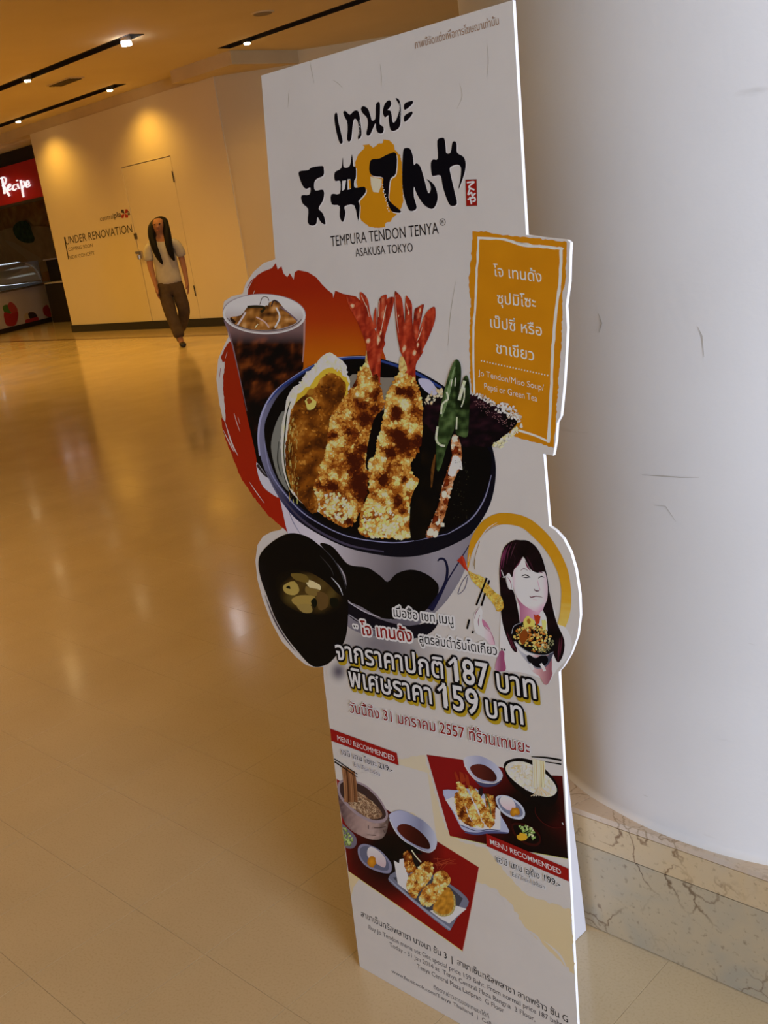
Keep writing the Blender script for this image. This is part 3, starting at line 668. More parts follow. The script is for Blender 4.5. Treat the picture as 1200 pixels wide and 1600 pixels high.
for P, w, c in (([(255, 435), (330, 430), (400, 440), (370, 480)], 4, K(52, 42, 22)), ([(360, 415), (385, 352), (430, 358), (440, 430)], 1.2, K(90, 70, 60)), ([(460, 430), (480, 380), (520, 395)], 2.2, K(60, 45, 50)), ([(530, 430), (600, 480), (680, 550)], 2.2, K(110, 84, 92)), ([(490, 610), (530, 520), (500, 440)], 2.6, K(190, 172, 168)), ([(330, 520), (400, 560), (440, 610)], 2.2, K(165, 130, 120)), ([(170, 590), (210, 530), (240, 480)], 2.8, K(176, 150, 148)), ([(110, 530), (150, 570)], 4, K(60, 34, 20)), ([(320, 610), (345, 580)], 1.6, K(200, 170, 130)), ([(420, 420), (430, 380)], 4.0, K(176, 160, 166))): pic.stroke(Z(*o3g, P), w, c)
pic.stroke(rot([(413 + 64 * math.cos(t * 0.1), 491 + 30 * math.sin(t * 0.1)) for t in range(1, 31)], (413, 490), 0.03), 2.2, K(196, 182, 190)); pic.stroke(rot([(413 + 61 * math.cos(t * 0.1), 489 + 28 * math.sin(t * 0.1)) for t in range(3, 29)], (413, 490), 0.03), 1.0, K(70, 44, 36))
pic.stroke(rot([(413 + 64.5 * math.cos(t * 0.1), 490 - 30.6 * math.sin(t * 0.1)) for t in range(0, 32)], (413, 490), 0.03), 1.0, K(132, 112, 116))
pic.build(board)

# ---- rice bowl
pic = Pic('printed_rice_bowl')
pic.soft(600, 1010, 120, 60, K(112, 100, 104), PAPER, 0.22)
bodyp = smooth([(436, 772), (442, 800), (452, 838), (480, 890), (520, 955), (560, 988), (620, 992), (680, 957), (712, 918), (730, 880), (740, 832)], 4) + [(700, 800), (560, 800)]
def bodyc(x, y):
    t = (x - 440) / 300; c = pal([K(160, 146, 158), K(164, 150, 160), K(132, 118, 122), K(106, 94, 98), K(128, 116, 122), K(118, 106, 114)], t); return mixc(c, K(84, 76, 90), max(0, min(1, (y - 880) / 110)) * 0.7)
pic.grid(bodyp, bodyc, 9)
nav = K(16, 16, 34)
pic.poly(smooth([(543, 940), (545, 962), (575, 980), (611, 997), (645, 998), (674, 988), (684, 968), (640, 978), (590, 966)], 3, True), K(26, 22, 36)); pic.stroke([(545, 941), (575, 958), (612, 968)], 1.6, K(150, 138, 145)); pic.stroke([(545, 960), (570, 976), (600, 990)], 1.6, K(128, 116, 124))
pic.grid(smooth([(500, 850), (512, 850), (524, 858), (540, 878), (552, 884), (575, 887), (595, 900), (606, 909), (620, 896), (642, 890), (663, 895), (680, 907), (686, 919), (680, 936), (662, 956), (630, 966), (598, 966), (565, 948), (543, 936), (540, 900), (520, 872)], 3, True), lambda x, y: mixc(K(9, 8, 16), K(22, 24, 52), max(0, min(1, (895 - y) / 40 + (x - 650) / 120))), 8)
pic.stroke([(684, 877), (688, 873), (695, 875), (699, 888), (697, 907), (688, 927), (672, 953)], [1.6, 3.4, 3.6, 4.2, 4.6, 5.5, 9], K(28, 28, 62)); pic.stroke([(733, 852), (716, 880), (700, 906), (688, 930), (675, 952)], [1.4, 2, 2.4, 4, 7], K(34, 32, 70)); pic.stroke([(731, 898), (722, 910), (716, 928), (726, 920), (731, 902)], 0.9, K(60, 54, 100))
pic.stroke([(449, 792), (458, 815), (470, 835)], [0.6, 1.4, 0.6], K(110, 104, 128))
rimo = smooth([(404, 672), (411, 643), (427, 613), (455, 590), (492, 568), (529, 558), (575, 556), (625, 569), (650, 578), (692, 602), (732, 637), (757, 670), (771, 705), (775, 742), (766, 788), (742, 828), (720, 845), (680, 862), (640, 870), (599, 868), (538, 854), (477, 822), (446, 792), (422, 752), (407, 712)], 4, True)
rimi = smooth([(413, 672), (420, 645), (436, 617), (462, 594), (495, 574), (530, 565), (577, 563), (622, 577), (648, 586), (688, 610), (726, 643), (748, 674), (761, 706), (765, 736), (755, 776), (730, 808), (700, 828), (645, 841), (599, 843), (538, 830), (477, 798), (440, 760), (420, 715)], 4, True)
pic.grid(rimo, lambda x, y: pal([K(110, 104, 128), K(38, 40, 78), K(20, 19, 34), K(16, 15, 24), K(22, 20, 34)], (x - 404) / 190 + max(0, (y - 800) / 200)), 7)
pic.grid(rimi, lambda x, y: mixc(K(9, 9, 14), K(26, 26, 24), max(0, min(1, (x - 640) / 140))), 10)
pic.stroke([(406, 712), (404, 680), (409, 648), (426, 616), (455, 592), (490, 571), (528, 559), (576, 557)], [2.4, 3, 3, 2.4, 2.2, 2, 1.6, 1.4], K(134, 128, 156)); pic.stroke([(417, 632), (436, 608), (462, 589), (495, 570), (530, 561), (576, 560), (622, 572), (650, 583), (690, 606)], [1, 3, 3.4, 3.4, 3, 3, 4, 4.6, 3.4], K(46, 62, 124))
pic.stroke([(413, 690), (422, 735), (446, 772), (480, 806), (538, 836), (599, 847), (640, 846), (700, 834)], [1.2, 1.6, 2, 1.8, 1.6, 1.6, 1.4, 1], K(120, 114, 144)); pic.stroke([(700, 834), (735, 812), (757, 780), (768, 742)], [1.2, 2, 2, 1], K(118, 110, 134)); pic.stroke([(416, 735), (440, 776), (480, 818), (540, 850), (600, 862)], [0.8, 2.2, 3.4, 3.4, 2], K(74, 64, 84)); pic.stroke([(764, 712), (765, 740), (756, 772), (742, 790)], [1, 2, 1.6, 0.6], K(40, 60, 130))
pic.poly(smooth([(424, 690), (432, 660), (444, 642), (446, 680), (442, 735), (452, 768), (436, 748), (426, 715)], 3, True), K(112, 106, 98)); pic.stroke([(436, 690), (434, 720), (440, 745)], [1, 2, 1], K(58, 58, 50))
pic.poly(smooth([(545, 590), (572, 585), (600, 590), (625, 592), (615, 620), (604, 660), (560, 640)], 3, True), K(118, 104, 92))
pic.poly(smooth([(654, 592), (672, 594), (684, 612), (676, 618), (660, 606)], 3, True), K(150, 140, 158))
pic.poly(Z(560, 560, 4.615, [(880, 900), (892, 960), (880, 1040), (872, 1000)]), K(92, 90, 78))
pic.build(board)

BOWL = LAY[0]
CR_ = [K(84, 26, 8), K(118, 46, 10), K(154, 80, 20), K(184, 122, 48), K(200, 158, 92), K(212, 182, 130)]
def tempura(pic, out, spots, n, r0, r1, bias=0.62, sc=10.0, base=None):
    def f(x, y, jit=0.0):
        t = bias + 0.5 * nz(x, y, sc * 1.3, 2) + 0.22 * nz(x, y, sc * 0.45, 3) + jit
        for sx, sy, r in spots:
            d = math.hypot(x - sx, y - sy) / r
            if d < 1.35: t -= 0.95 * max(0, 1 - d / 1.35)
        return pal(CR_, t)
    pic.grid(ragged(out, 2.2 * r1 / 3.0, 2.6), lambda x, y: f(x, y, -0.16), 4 if r1 > 2 else 3)
    pic.crumbs(out, n, r0, r1, lambda x, y: f(x, y, random.uniform(-0.13, 0.15)))
    pic.crumbs(out, n // 3, r0 * 0.4, r0 * 0.8, lambda x, y: f(x, y, random.uniform(-0.22, 0.34)))

pic = Pic('printed_tempura_pumpkin')
pump = smooth([(517, 551), (528, 558), (541, 571), (542, 584), (547, 596), (545, 640), (530, 700), (520, 800), (480, 790), (464, 779), (452, 763), (444, 738), (439, 705), (440, 668), (445, 643), (449, 621), (459, 605), (470, 599), (477, 584), (488, 576), (500, 560), (509, 553)], 4, True)
pic.grid(ragged(pump, 1.4, 3), lambda x, y: pal([K(190, 172, 120), K(206, 190, 152), K(214, 202, 178)], 0.5 + 0.9 * nz(x, y, 8)), 5)
inner = smooth([(503, 590), (519, 583), (534, 592), (541, 606), (532, 640), (517, 660), (512, 720), (495, 800), (470, 783), (452, 755), (446, 720), (449, 680), (456, 640), (470, 622), (484, 612), (494, 604)], 4, True)
PB = [K(78, 34, 8), K(112, 54, 10), K(140, 74, 14), K(172, 110, 40)]
pic.grid(ragged(smooth([(500, 582), (519, 574), (538, 584), (545, 604), (534, 640), (514, 640), (480, 640), (462, 640), (452, 660), (466, 616), (484, 603)], 3, True), 2, 4), lambda x, y: K(176, 140, 40), 8)
pic.grid(ragged(inner, 1.6, 3), lambda x, y: pal(PB, 0.45 + 0.7 * nz(x, y, 17, 4) + 0.35 * nz(x, y, 5, 6)), 4)
pic.crumbs(inner, 420, 0.8, 2.2, lambda x, y: pal(PB, 0.45 + 0.7 * nz(x, y, 17, 4) + random.uniform(-0.35, 0.45)))
for k in range(70):
    y = random.uniform(650, 780); x = 448 + random.uniform(0, 16) + abs(y - 700) * 0.05; pic.stroke([(x, y), (x + random.uniform(-1, 1), y + random.uniform(3, 9))], random.uniform(0.5, 1.1), pal([K(150, 96, 36), K(206, 160, 88)], random.random()))
pic.stroke([(460, 606), (450, 624), (446, 646), (442, 672), (441, 706), (444, 736), (452, 762)], [2, 2.4, 2.2, 1.8, 2.2, 1.8, 1], K(198, 184, 150)); pic.stroke([(456, 622), (449, 645), (446, 672), (444, 706), (447, 736), (455, 764)], [0.8, 1.8, 1.8, 1.4, 2, 1.6], K(52, 52, 20))
pic.blob(485, 630, 8, 10, K(196, 150, 74), 0.4, 0.25, 12); pic.blob(484, 627, 4, 5, K(140, 74, 26), 0.4, 0.25, 10); pic.blob(485, 612, 6, 5, K(150, 96, 28), 0, 0.3, 10)
pic.crumbs(smooth([(509, 556), (526, 562), (540, 575), (540, 588), (518, 572), (500, 578), (486, 596), (470, 606), (454, 628), (450, 626), (470, 596), (490, 574)], 3, True), 160, 1.2, 3.0, lambda x, y: pal([K(200, 176, 120), K(214, 202, 176), K(220, 212, 196)], random.random()))
pic.build(board)

pic = Pic('printed_tempura_prawns'); o5t = (520, 440, 6.0)
TR = [K(112, 22, 14), K(150, 38, 20), K(178, 62, 34), K(196, 110, 80)]
def tailc(x, y): return pal(TR, 0.42 + 0.55 * nz(x * 2.2, y * 0.5, 9, 8) + 0.25 * nz(x, y, 4, 3))
fins = [[(130, 140), (180, 145), (260, 200), (330, 330), (380, 480), (400, 640), (340, 640), (300, 540), (230, 370), (165, 250)], [(258, 98), (300, 120), (335, 180), (355, 300), (385, 400), (410, 560), (360, 640), (320, 480), (290, 340), (262, 180)],
        [(400, 250), (412, 260), (412, 420), (390, 430), (382, 350)], [(440, 165), (500, 120), (508, 160), (470, 330), (450, 500), (440, 640), (400, 620), (425, 320)], [(510, 165), (575, 145), (570, 220), (530, 370), (490, 520), (485, 570), (460, 620), (430, 600), (455, 400), (480, 270)],
        [(330, 560), (490, 560), (470, 640), (455, 720), (450, 830), (440, 1000), (400, 1010), (350, 880), (330, 740)],
        [(585, 98), (610, 105), (650, 160), (668, 300), (690, 480), (710, 650), (660, 690), (625, 600), (600, 440), (585, 250)], [(685, 150), (710, 148), (745, 210), (748, 330), (755, 480), (745, 650), (690, 640), (680, 400)], [(770, 270), (800, 240), (855, 210), (850, 260), (830, 360), (800, 500), (770, 640), (735, 620), (755, 430)], [(880, 290), (940, 238), (965, 255), (960, 370), (900, 530), (840, 650), (800, 740), (755, 700), (780, 580), (840, 380)],
        [(640, 620), (840, 640), (825, 700), (785, 770), (778, 850), (775, 950), (720, 940), (670, 800), (655, 700)]]
for F_ in fins: pic.grid(smooth(Z(*o5t, F_), 3, True), tailc, 4)
for P, w in (([(590, 130), (598, 300), (620, 480)], 0.8), ([(505, 220), (480, 340), (450, 500)], 1.2), ([(440, 180), (432, 330)], 0.8), ([(270, 130), (320, 240)], 0.8), ([(845, 420), (810, 520), (790, 560)], 1.2), ([(320, 220), (345, 330)], 0.7), ([(690, 200), (720, 300)], 0.8)): pic.stroke(Z(*o5t, P), [0.3, w, 0.3] if len(P) == 3 else w, K(206, 150, 130))
for x, y, a, b in ((335, 555, 4, 7), (430, 545, 4, 10), (450, 480, 2.4, 6), (185, 225, 4, 5), (670, 630, 4, 7), (770, 670, 3.4, 6), (800, 590, 2.6, 5), (715, 290, 2.2, 4), (820, 270, 2, 5), (620, 320, 1.2, 3)):
    p = Z(*o5t, [(x, y)])[0]; pic.blob(p[0], p[1], a * 0.8, b * 0.8, K(206, 170, 130), 0.2, 0.3, 10, edge=K(180, 96, 60))
for F_ in ([(320, 640), (330, 740), (400, 960), (440, 1040), (380, 1000), (310, 800)], [(640, 700), (670, 720), (700, 830), (640, 850), (620, 800)]): pic.grid(smooth(Z(*o5t, F_), 3, True), lambda x, y: pal([K(160, 90, 40), K(206, 150, 90), K(196, 120, 70)], 0.5 + nz(x, y, 5)), 3)
s1 = smooth([(571, 567), (561, 582), (556, 597), (547, 610), (532, 630), (517, 652), (514, 676), (510, 701), (503, 725), (495, 747), (492, 765), (497, 781), (501, 801), (526, 818), (542, 824), (556, 812), (572, 775), (576, 740), (580, 700), (583, 665), (597, 643), (600, 624), (594, 600), (588, 585), (580, 588), (576, 572)], 3, True)
s2 = smooth([(628, 577), (614, 599), (605, 616), (601, 640), (597, 664), (590, 690), (587, 712), (576, 722), (577, 748), (577, 774), (567, 792), (562, 820), (566, 836), (603, 840), (641, 840), (643, 809), (641, 787), (650, 776), (661, 766), (656, 750), (645, 742), (642, 725), (653, 707), (661, 690), (667, 670), (662, 651), (661, 634), (656, 610), (648, 592), (636, 584)], 3, True)
tempura(pic, s1, [(564, 632, 11), (547, 676, 13), (521, 681, 7), (575, 655, 12), (552, 720, 17), (560, 748, 17), (519, 760, 11), (501, 758, 7), (566, 770, 14), (586, 620, 9), (590, 640, 9), (566, 700, 10), (553, 600, 5), (588, 590, 6), (548, 815, 8)], 1500, 1.3, 3.2)
pic.grid(ragged(smooth([(583, 660), (600, 640), (600, 665), (590, 695), (578, 735), (572, 720)], 3, True), 1, 3), lambda x, y: K(22, 12, 9), 6)
tempura(pic, s2, [(621, 647, 10), (623, 681, 16), (638, 700, 15), (610, 707, 10), (601, 751, 15), (623, 785, 11), (640, 614, 10), (625, 610, 8), (655, 690, 12), (650, 640, 8), (630, 800, 7), (632, 750, 6)], 1800, 1.3, 3.2, 0.66)
pic.crumbs(smooth([(566, 800), (600, 790), (622, 810), (618, 836), (570, 836)], 3, True), 160, 1.4, 3.0, lambda x, y: pal([K(206, 170, 70), K(224, 196, 110), K(228, 208, 150)], random.random()))
pic.crumbs(smooth([(498, 780), (530, 770), (548, 790), (540, 818), (505, 800)], 3, True), 120, 1.4, 3.0, lambda x, y: pal([K(206, 160, 80), K(222, 190, 120), K(228, 205, 150)], random.random()))
pic.build(board)

pic = Pic('printed_okra_and_aubergine'); o7 = (560, 560, 4.615)
pic.grid(smooth(Z(*o7, [(480, 340), (590, 280), (620, 260), (830, 260), (940, 300), (1060, 370), (1150, 450), (1100, 520), (1010, 600), (940, 640), (830, 660), (700, 640), (560, 560), (470, 500)]), 3, True), lambda x, y: pal([K(10, 5, 10), K(30, 14, 24), K(66, 28, 38), K(96, 48, 50)], 0.30 + 0.5 * nz(x * 0.6, y, 8, 4) + max(0, (640 - y) / 90) - max(0, (x - 770) / 200)), 5)
pic.grid(smooth(Z(*o7, [(470, 480), (560, 560), (700, 640), (930, 640), (960, 800), (900, 1000), (760, 1180), (500, 1290), (380, 1290), (385, 1000), (450, 850)]), 3, True), lambda x, y: pal([K(10, 8, 6), K(24, 18, 10), K(44, 26, 10)], 0.3 + 0.7 * nz(x, y, 16, 5) + (660 - x) / 120), 8)
rim_ = smooth(Z(*o7, [(820, 265), (900, 260), (990, 320), (1090, 330), (1150, 380), (1175, 430), (1150, 465), (1080, 420), (990, 370), (920, 310)]), 3, True)
pic.crumbs(rim_, 150, 1.0, 2.6, lambda x, y: pal([K(150, 118, 92), K(196, 178, 150), K(214, 204, 186)], random.random()))
pic.crumbs(smooth(Z(*o7, [(1180, 470), (1180, 510), (1090, 580), (1040, 640), (975, 640), (990, 605), (1100, 530)]), 3, True), 110, 1.0, 2.6, lambda x, y: pal([K(190, 150, 92), K(206, 180, 130), K(214, 196, 156)], random.random()))
pic.crumbs(smooth(Z(*o7, [(480, 310), (550, 210), (600, 210), (600, 280), (520, 330)]), 3, True), 50, 1.0, 2.4, lambda x, y: pal([K(170, 140, 100), K(204, 180, 140)], random.random()))
for k in range(70):
    t = random.random(); p = Z(*o7, [(850 + 280 * t + random.uniform(-30, 10), 290 + 170 * t + random.uniform(0, 60))])[0]; pic.blob(p[0], p[1], 0.7, 0.7, K(140, 92, 92), 0, 0.3, 6)
GR = [K(26, 34, 14), K(48, 64, 30), K(80, 96, 52), K(112, 124, 84)]
ok1 = smooth(Z(*o7, [(710, 5), (740, 40), (745, 130), (730, 250), (720, 380), (690, 520), (640, 640), (600, 780), (570, 800), (565, 600), (580, 480), (600, 330), (640, 170), (675, 60)]), 3, True)
ok2 = smooth(Z(*o7, [(785, 120), (805, 180), (808, 300), (800, 430), (790, 560), (740, 560), (705, 530), (715, 400), (735, 250), (755, 160)]), 3, True)
for q in (ok2, ok1): pic.grid(q, lambda x, y: pal(GR, 0.40 + 0.55 * nz(x, y, 9, 6) - (0.35 if x > 712 and y < 640 else 0) + max(0, (600 - y) / 160)), 3.5)
pic.stroke(Z(*o7, [(700, 60), (668, 180), (640, 300), (605, 420)]), [1.5, 5, 5, 2], lambda x, y: pal(GR, 0.9 + 0.5 * nz(x, y, 5)))
for P, w in (([(640, 240), (650, 290), (610, 330), (600, 400)], 3), ([(575, 490), (565, 580), (590, 620), (630, 630)], 3.4), ([(770, 160), (750, 230), (730, 300)], 5), ([(770, 210), (765, 290), (745, 350)], 2), ([(715, 420), (710, 510)], 2.4), ([(705, 140), (700, 200)], 1.5), ([(680, 150), (672, 200)], 1.4)): pic.stroke(Z(*o7, P), w, lambda x, y: pal([K(150, 150, 106), K(200, 190, 150)], 0.5 + nz(x, y, 4)))
stem = smooth(Z(*o7, [(690, 550), (725, 570), (745, 640), (745, 760), (700, 860), (660, 1000), (620, 1150), (560, 1280), (490, 1280), (540, 1160), (580, 1060), (610, 920), (650, 800), (680, 700), (670, 620)]), 3, True)
SB = [K(70, 18, 8), K(128, 50, 14), K(176, 110, 60), K(206, 180, 140)]
pic.grid(ragged(stem, 1.2, 3), lambda x, y: pal(SB, 0.5 + 0.8 * nz(x, y, 8, 9)), 3.5); pic.crumbs(stem, 260, 0.8, 2.0, lambda x, y: pal(SB, 0.5 + 0.8 * nz(x, y, 8, 9) + random.uniform(-0.3, 0.3)))
pic.grid(ragged(smooth(Z(*o7, [(690, 700), (735, 720), (755, 800), (720, 800), (690, 850), (650, 830), (670, 760)]), 3, True), 1, 3), lambda x, y: pal([K(200, 184, 150), K(222, 212, 190)], 0.5 + nz(x, y, 5)), 4)
for x, y, r in ((700, 580, 4.4), (625, 975, 4.6), (580, 1180, 4), (610, 1200, 3), (525, 1250, 5.5), (560, 1265, 4)):
    p = Z(*o7, [(x, y)])[0]; pic.blob(p[0], p[1], r, r * 1.2, K(204, 182, 142), 0, 0.35, 10)
for x, y, a, b in ((705, 660, 4, 8), (640, 900, 4, 7), (560, 1160, 4, 8), (630, 1030, 3, 4)):
    p = Z(*o7, [(x, y)])[0]; pic.blob(p[0], p[1], a, b, K(140, 48, 14), 0.5, 0.3, 10, edge=K(100, 30, 8))
pic.stroke(Z(*o7, [(560, 690), (540, 800), (530, 930)]), [2, 5, 2], lambda x, y: pal([K(70, 40, 14), K(120, 70, 26)], 0.5 + nz(x, y, 5)))
for k in range(40):
    p = Z(*o7, [(random.uniform(690, 800), random.uniform(720, 1160))])[0]; pic.blob(p[0], p[1], random.uniform(0.4, 1.0), 0.6, K(70, 66, 44), 0, 0.3, 6)
pic.build(board)

# ---- miso soup cup
TOPL = LAY[0]; LAY[0] = BOWL
pic = Pic('printed_miso_soup')
cup = smooth([(454, 833), (432, 842), (411, 860), (404, 877), (407, 901), (417, 930), (430, 965), (446, 993), (464, 1016), (483, 1037), (497, 1042), (517, 1034), (536, 1007), (543, 981), (544, 940), (540, 909), (526, 879), (497, 850), (477, 837)], 4, True)
pic.soft(529, 1049, 19, 22, K(92, 80, 90), PAPER)
pic.grid(cup, lambda x, y: mixc(K(13, 12, 10), K(38, 30, 34), max(0, min(1, (0.30 * (y - 880) + 405 - x + 8) / 30)) if y > 880 else 0), 7)
soup = smooth([(432, 903), (452, 891), (481, 893), (509, 909), (524, 924), (536, 936), (529, 951), (509, 960), (483, 960), (456, 951), (436, 933)], 4, True)
pic.grid(soup, lambda x, y: mixc(pal([K(54, 36, 14), K(88, 62, 24), K(100, 78, 34)], 0.55 + 0.6 * nz(x, y, 16)), K(26, 20, 12), max(0, min(1, math.hypot((x - 486) / 50, (y - 926) / 34) ** 4))), 5)
for P, c in (([(443, 915), (460, 908), (468, 922), (460, 930), (446, 926)], K(150, 122, 60)), ([(478, 908), (484, 906), (500, 914), (500, 922), (484, 918)], K(170, 150, 110)), ([(478, 916), (484, 918), (500, 922), (492, 932), (478, 926)], K(120, 92, 44)), ([(456, 936), (470, 930), (492, 932), (488, 944), (470, 948), (460, 944)], K(142, 112, 54)), ([(464, 946), (484, 944), (488, 956), (474, 957)], K(136, 108, 56)), ([(455, 896), (478, 898), (482, 910), (462, 906)], K(110, 84, 34)), ([(496, 925), (512, 930), (512, 948), (498, 952)], K(100, 70, 34))): pic.poly(smooth(P, 3, True), c)
for P in ([(486, 940), (492, 934), (496, 942), (492, 950)], [(516, 935), (528, 935), (528, 948), (518, 948)], [(447, 918), (452, 915), (454, 920)]): pic.poly(smooth(P, 3, True), K(24, 26, 14))
pic.stroke([(500, 852), (520, 872), (534, 896), (541, 920)], [0.4, 1.2, 1.2, 0.4], K(74, 70, 76)); pic.stroke([(518, 902), (530, 916), (536, 930)], [0.4, 2, 0.6], K(150, 145, 150)); pic.stroke([(500, 868), (516, 886), (522, 900)], [0.3, 1.2, 0.3], K(70, 66, 66))
pic.stroke([(414, 930), (428, 966), (444, 994), (462, 1018)], [0.5, 2.2, 2.2, 0.5], K(86, 70, 76))
pic.build(board)

# ---- woman holding a bowl, in a brushed gold ring
LAY[0] = BOWL
pic = Pic('printed_gold_ring'); og = (700, 790, 5.7143)
GO = [K(140, 100, 30), K(168, 112, 16), K(172, 114, 18), K(176, 124, 30), K(184, 146, 78)]
C_ = [(180, 560), (195, 430), (240, 300), (330, 180), (450, 122), (580, 122), (700, 160), (810, 250), (900, 350), (975, 470), (1030, 600), (1055, 740), (1055, 880), (1040, 990), (1010, 1080)]
ws_ = [2, 6, 11, 15, 18, 18, 18, 19, 18, 17, 16, 15, 16, 15, 13]
pic.stroke(Z(*og, C_), ws_, lambda x, y: pal(GO, 0.25 + (y - 800) / 260 + 0.1 * nz(x, y, 6)), 8)
for P, w in (([(300, 270), (360, 200), (440, 150)], 1.6), ([(310, 280), (380, 205), (450, 165)], 1.0), ([(205, 520), (225, 420), (260, 330)], 1.2), ([(215, 560), (240, 450)], 0.8), ([(185, 500), (196, 430)], 0.8)): pic.stroke(Z(*og, P), [0.3, w, 0.3] if len(P) == 3 else w, PAPER)
for P in ([(230, 540), (250, 430), (285, 320)], [(238, 570), (244, 480)], [(330, 240), (400, 195), (440, 180)]): pic.stroke(Z(*og, P), 0.7, K(140, 104, 50))
pic.build(board)
pic = Pic('printed_woman_portrait')
H0 = K(24, 12, 14); H1 = K(44, 20, 26); H2 = K(120, 44, 74); SK = K(200, 178, 180); SK2 = K(172, 126, 142); SK3 = K(138, 72, 98)
dress = K(186, 168, 176)
og3 = (710, 930, 6.0)
pic.poly(smooth(Z(*og3, [(450, 100), (480, 80), (900, 90), (960, 260), (1040, 300), (1100, 420), (1080, 560), (960, 700), (880, 830), (820, 780), (620, 720), (480, 700), (430, 540), (430, 300)]), 3, True), dress)
pic.grid(smooth(Z(*og3, [(425, 530), (468, 530), (470, 600), (485, 690), (450, 715), (380, 690)]), 3, True), lambda x, y: pal([SK2, SK3, K(150, 60, 96)], (x - 770) / 22), 5)
# forearm and hand with chopsticks
pic.grid(smooth(Z(*og3, [(190, 170), (240, 110), (265, 150), (262, 210), (300, 270), (350, 350), (382, 460), (340, 470), (280, 400), (200, 350), (180, 250)]), 3, True), lambda x, y: pal([K(190, 166, 166), K(200, 174, 176), K(176, 128, 140)], (x - 738) / 34), 4)
for P in ([(262, 220), (280, 290), (330, 340)], [(240, 115), (205, 160), (190, 220)], [(240, 185), (225, 240), (230, 290)], [(330, 320), (365, 400), (380, 460)]): pic.stroke(Z(*og3, P), [0.4, 1.2, 0.5], K(140, 78, 96))
pic.poly(smooth(Z(*og3, [(262, 225), (300, 255), (340, 330), (300, 300), (268, 275)]), 3, True), K(164, 96, 120))
# neck and face
pic.grid(smooth(Z(*og, [(600, 760), (640, 900), (650, 1040), (760, 1040), (830, 940), (780, 880), (680, 850)]), 3, True), lambda x, y: pal([SK3, K(164, 104, 124), SK2], (x - 805) / 35), 4)
face = smooth(Z(*og, [(575, 600), (600, 560), (660, 470), (760, 480), (850, 560), (885, 640), (892, 760), (880, 860), (845, 935), (800, 950), (730, 920), (660, 870), (610, 800), (580, 700)]), 3, True)
def facec(x, y):
    q = ((x - 700) * 5.7143, (y - 790) * 5.7143); t = 0.15 + max(0, (q[0] - 790) / 260) + max(0, (q[1] - 860) / 200)
    if q[0] < 640: t += (640 - q[0]) / 160
    return pal([K(208, 188, 188), K(196, 170, 174), SK2, SK3], t)
pic.grid(face, facec, 3)
pic.poly(smooth(Z(*og, [(520, 640), (545, 600), (575, 640), (580, 740), (565, 760), (540, 730)]), 3, True), K(192, 160, 170)); pic.stroke(Z(*og, [(535, 640), (560, 680), (570, 740)]), [0.5, 1.2, 0.5], SK3)
# hair
pic.poly(smooth(Z(*og, [(585, 310), (650, 308), (720, 315), (790, 370), (840, 460), (870, 560), (890, 650), (905, 760), (935, 900), (975, 1050), (1040, 1200), (1030, 1330), (985, 1400), (945, 1330), (900, 1200), (880, 1000), (850, 930), (885, 840), (892, 740), (880, 640), (860, 590), (800, 600), (740, 570), (700, 500), (672, 455), (640, 510), (590, 575), (575, 640), (545, 600), (515, 640), (540, 740), (585, 760), (620, 900), (640, 1020), (650, 1120), (600, 1200), (620, 1300), (580, 1290), (520, 1160), (480, 1000), (470, 800), (460, 620), (468, 500), (505, 370)]), 3, True),
         lambda x, y: mixc(H0, H1, max(0, min(1, 0.5 + nz(x, y * 0.3, 5)))))
hl = [([(520, 370), (490, 450), (475, 540)], 3.2, H2), ([(545, 345), (510, 440), (490, 560)], 2.6, K(104, 40, 66)), ([(575, 330), (540, 420), (525, 520)], 2.0, K(90, 34, 54)), ([(610, 330), (580, 400), (560, 470)], 1.6, K(84, 44, 56)), ([(665, 460), (630, 520), (590, 570)], 2.0, K(112, 44, 66)), ([(690, 490), (710, 540), (740, 585)], 2.6, K(122, 50, 74)), ([(700, 450), (740, 520), (770, 590)], 2.2, K(70, 26, 42)), ([(580, 430), (600, 470), (590, 530)], 1.4, K(60, 30, 36)), ([(468, 540), (470, 640)], 1.4, K(120, 44, 70))]
for P, w, c in hl: pic.stroke(Z(*og, P), [0.4, w, 0.4] if len(P) == 3 else w, c)
for P in ([(1000, 1180), (990, 1290), (985, 1390)], [(1020, 1160), (1010, 1260), (1000, 1340)], [(560, 1180), (590, 1260), (615, 1300)], [(530, 1130), (560, 1220), (585, 1290)]): pic.stroke(Z(*og, P), [0.6, 2, 0.5], K(96, 34, 48))
pic.stroke(Z(*og, [(478, 575), (490, 605), (505, 645)]), 1.2, K(214, 200, 204)); pic.stroke(Z(*og, [(490, 640), (520, 630)]), 1.0, K(214, 200, 204))
# features
pic.stroke(Z(*og, [(650, 580), (680, 562), (715, 580)]), [0.5, 1.3, 0.5], K(120, 84, 92)); pic.stroke(Z(*og, [(660, 630), (695, 618), (738, 640)]), [0.8, 2.0, 0.8], K(36, 20, 28)); pic.stroke(Z(*og, [(672, 640), (700, 642), (730, 642)]), [0.4, 1.4, 0.4], K(60, 34, 44))
pic.stroke(Z(*og, [(808, 648), (835, 632), (862, 640)]), [0.8, 1.8, 0.8], K(36, 20, 28)); pic.stroke(Z(*og, [(815, 590), (850, 600)]), 1.2, K(110, 60, 76))
pic.stroke(Z(*og, [(800, 660), (812, 710), (825, 755)]), [0.4, 1.2, 0.8], SK2); pic.stroke(Z(*og, [(768, 740), (780, 756), (800, 762), (820, 756)]), [0.5, 1.5, 1.8, 0.6], K(96, 46, 60))
pic.stroke(Z(*og, [(730, 805), (745, 818), (790, 808), (845, 818)]), [0.6, 1.6, 1.4, 0.6], K(112, 44, 58)); pic.stroke(Z(*og, [(760, 838), (800, 842)]), 0.8, SK2)
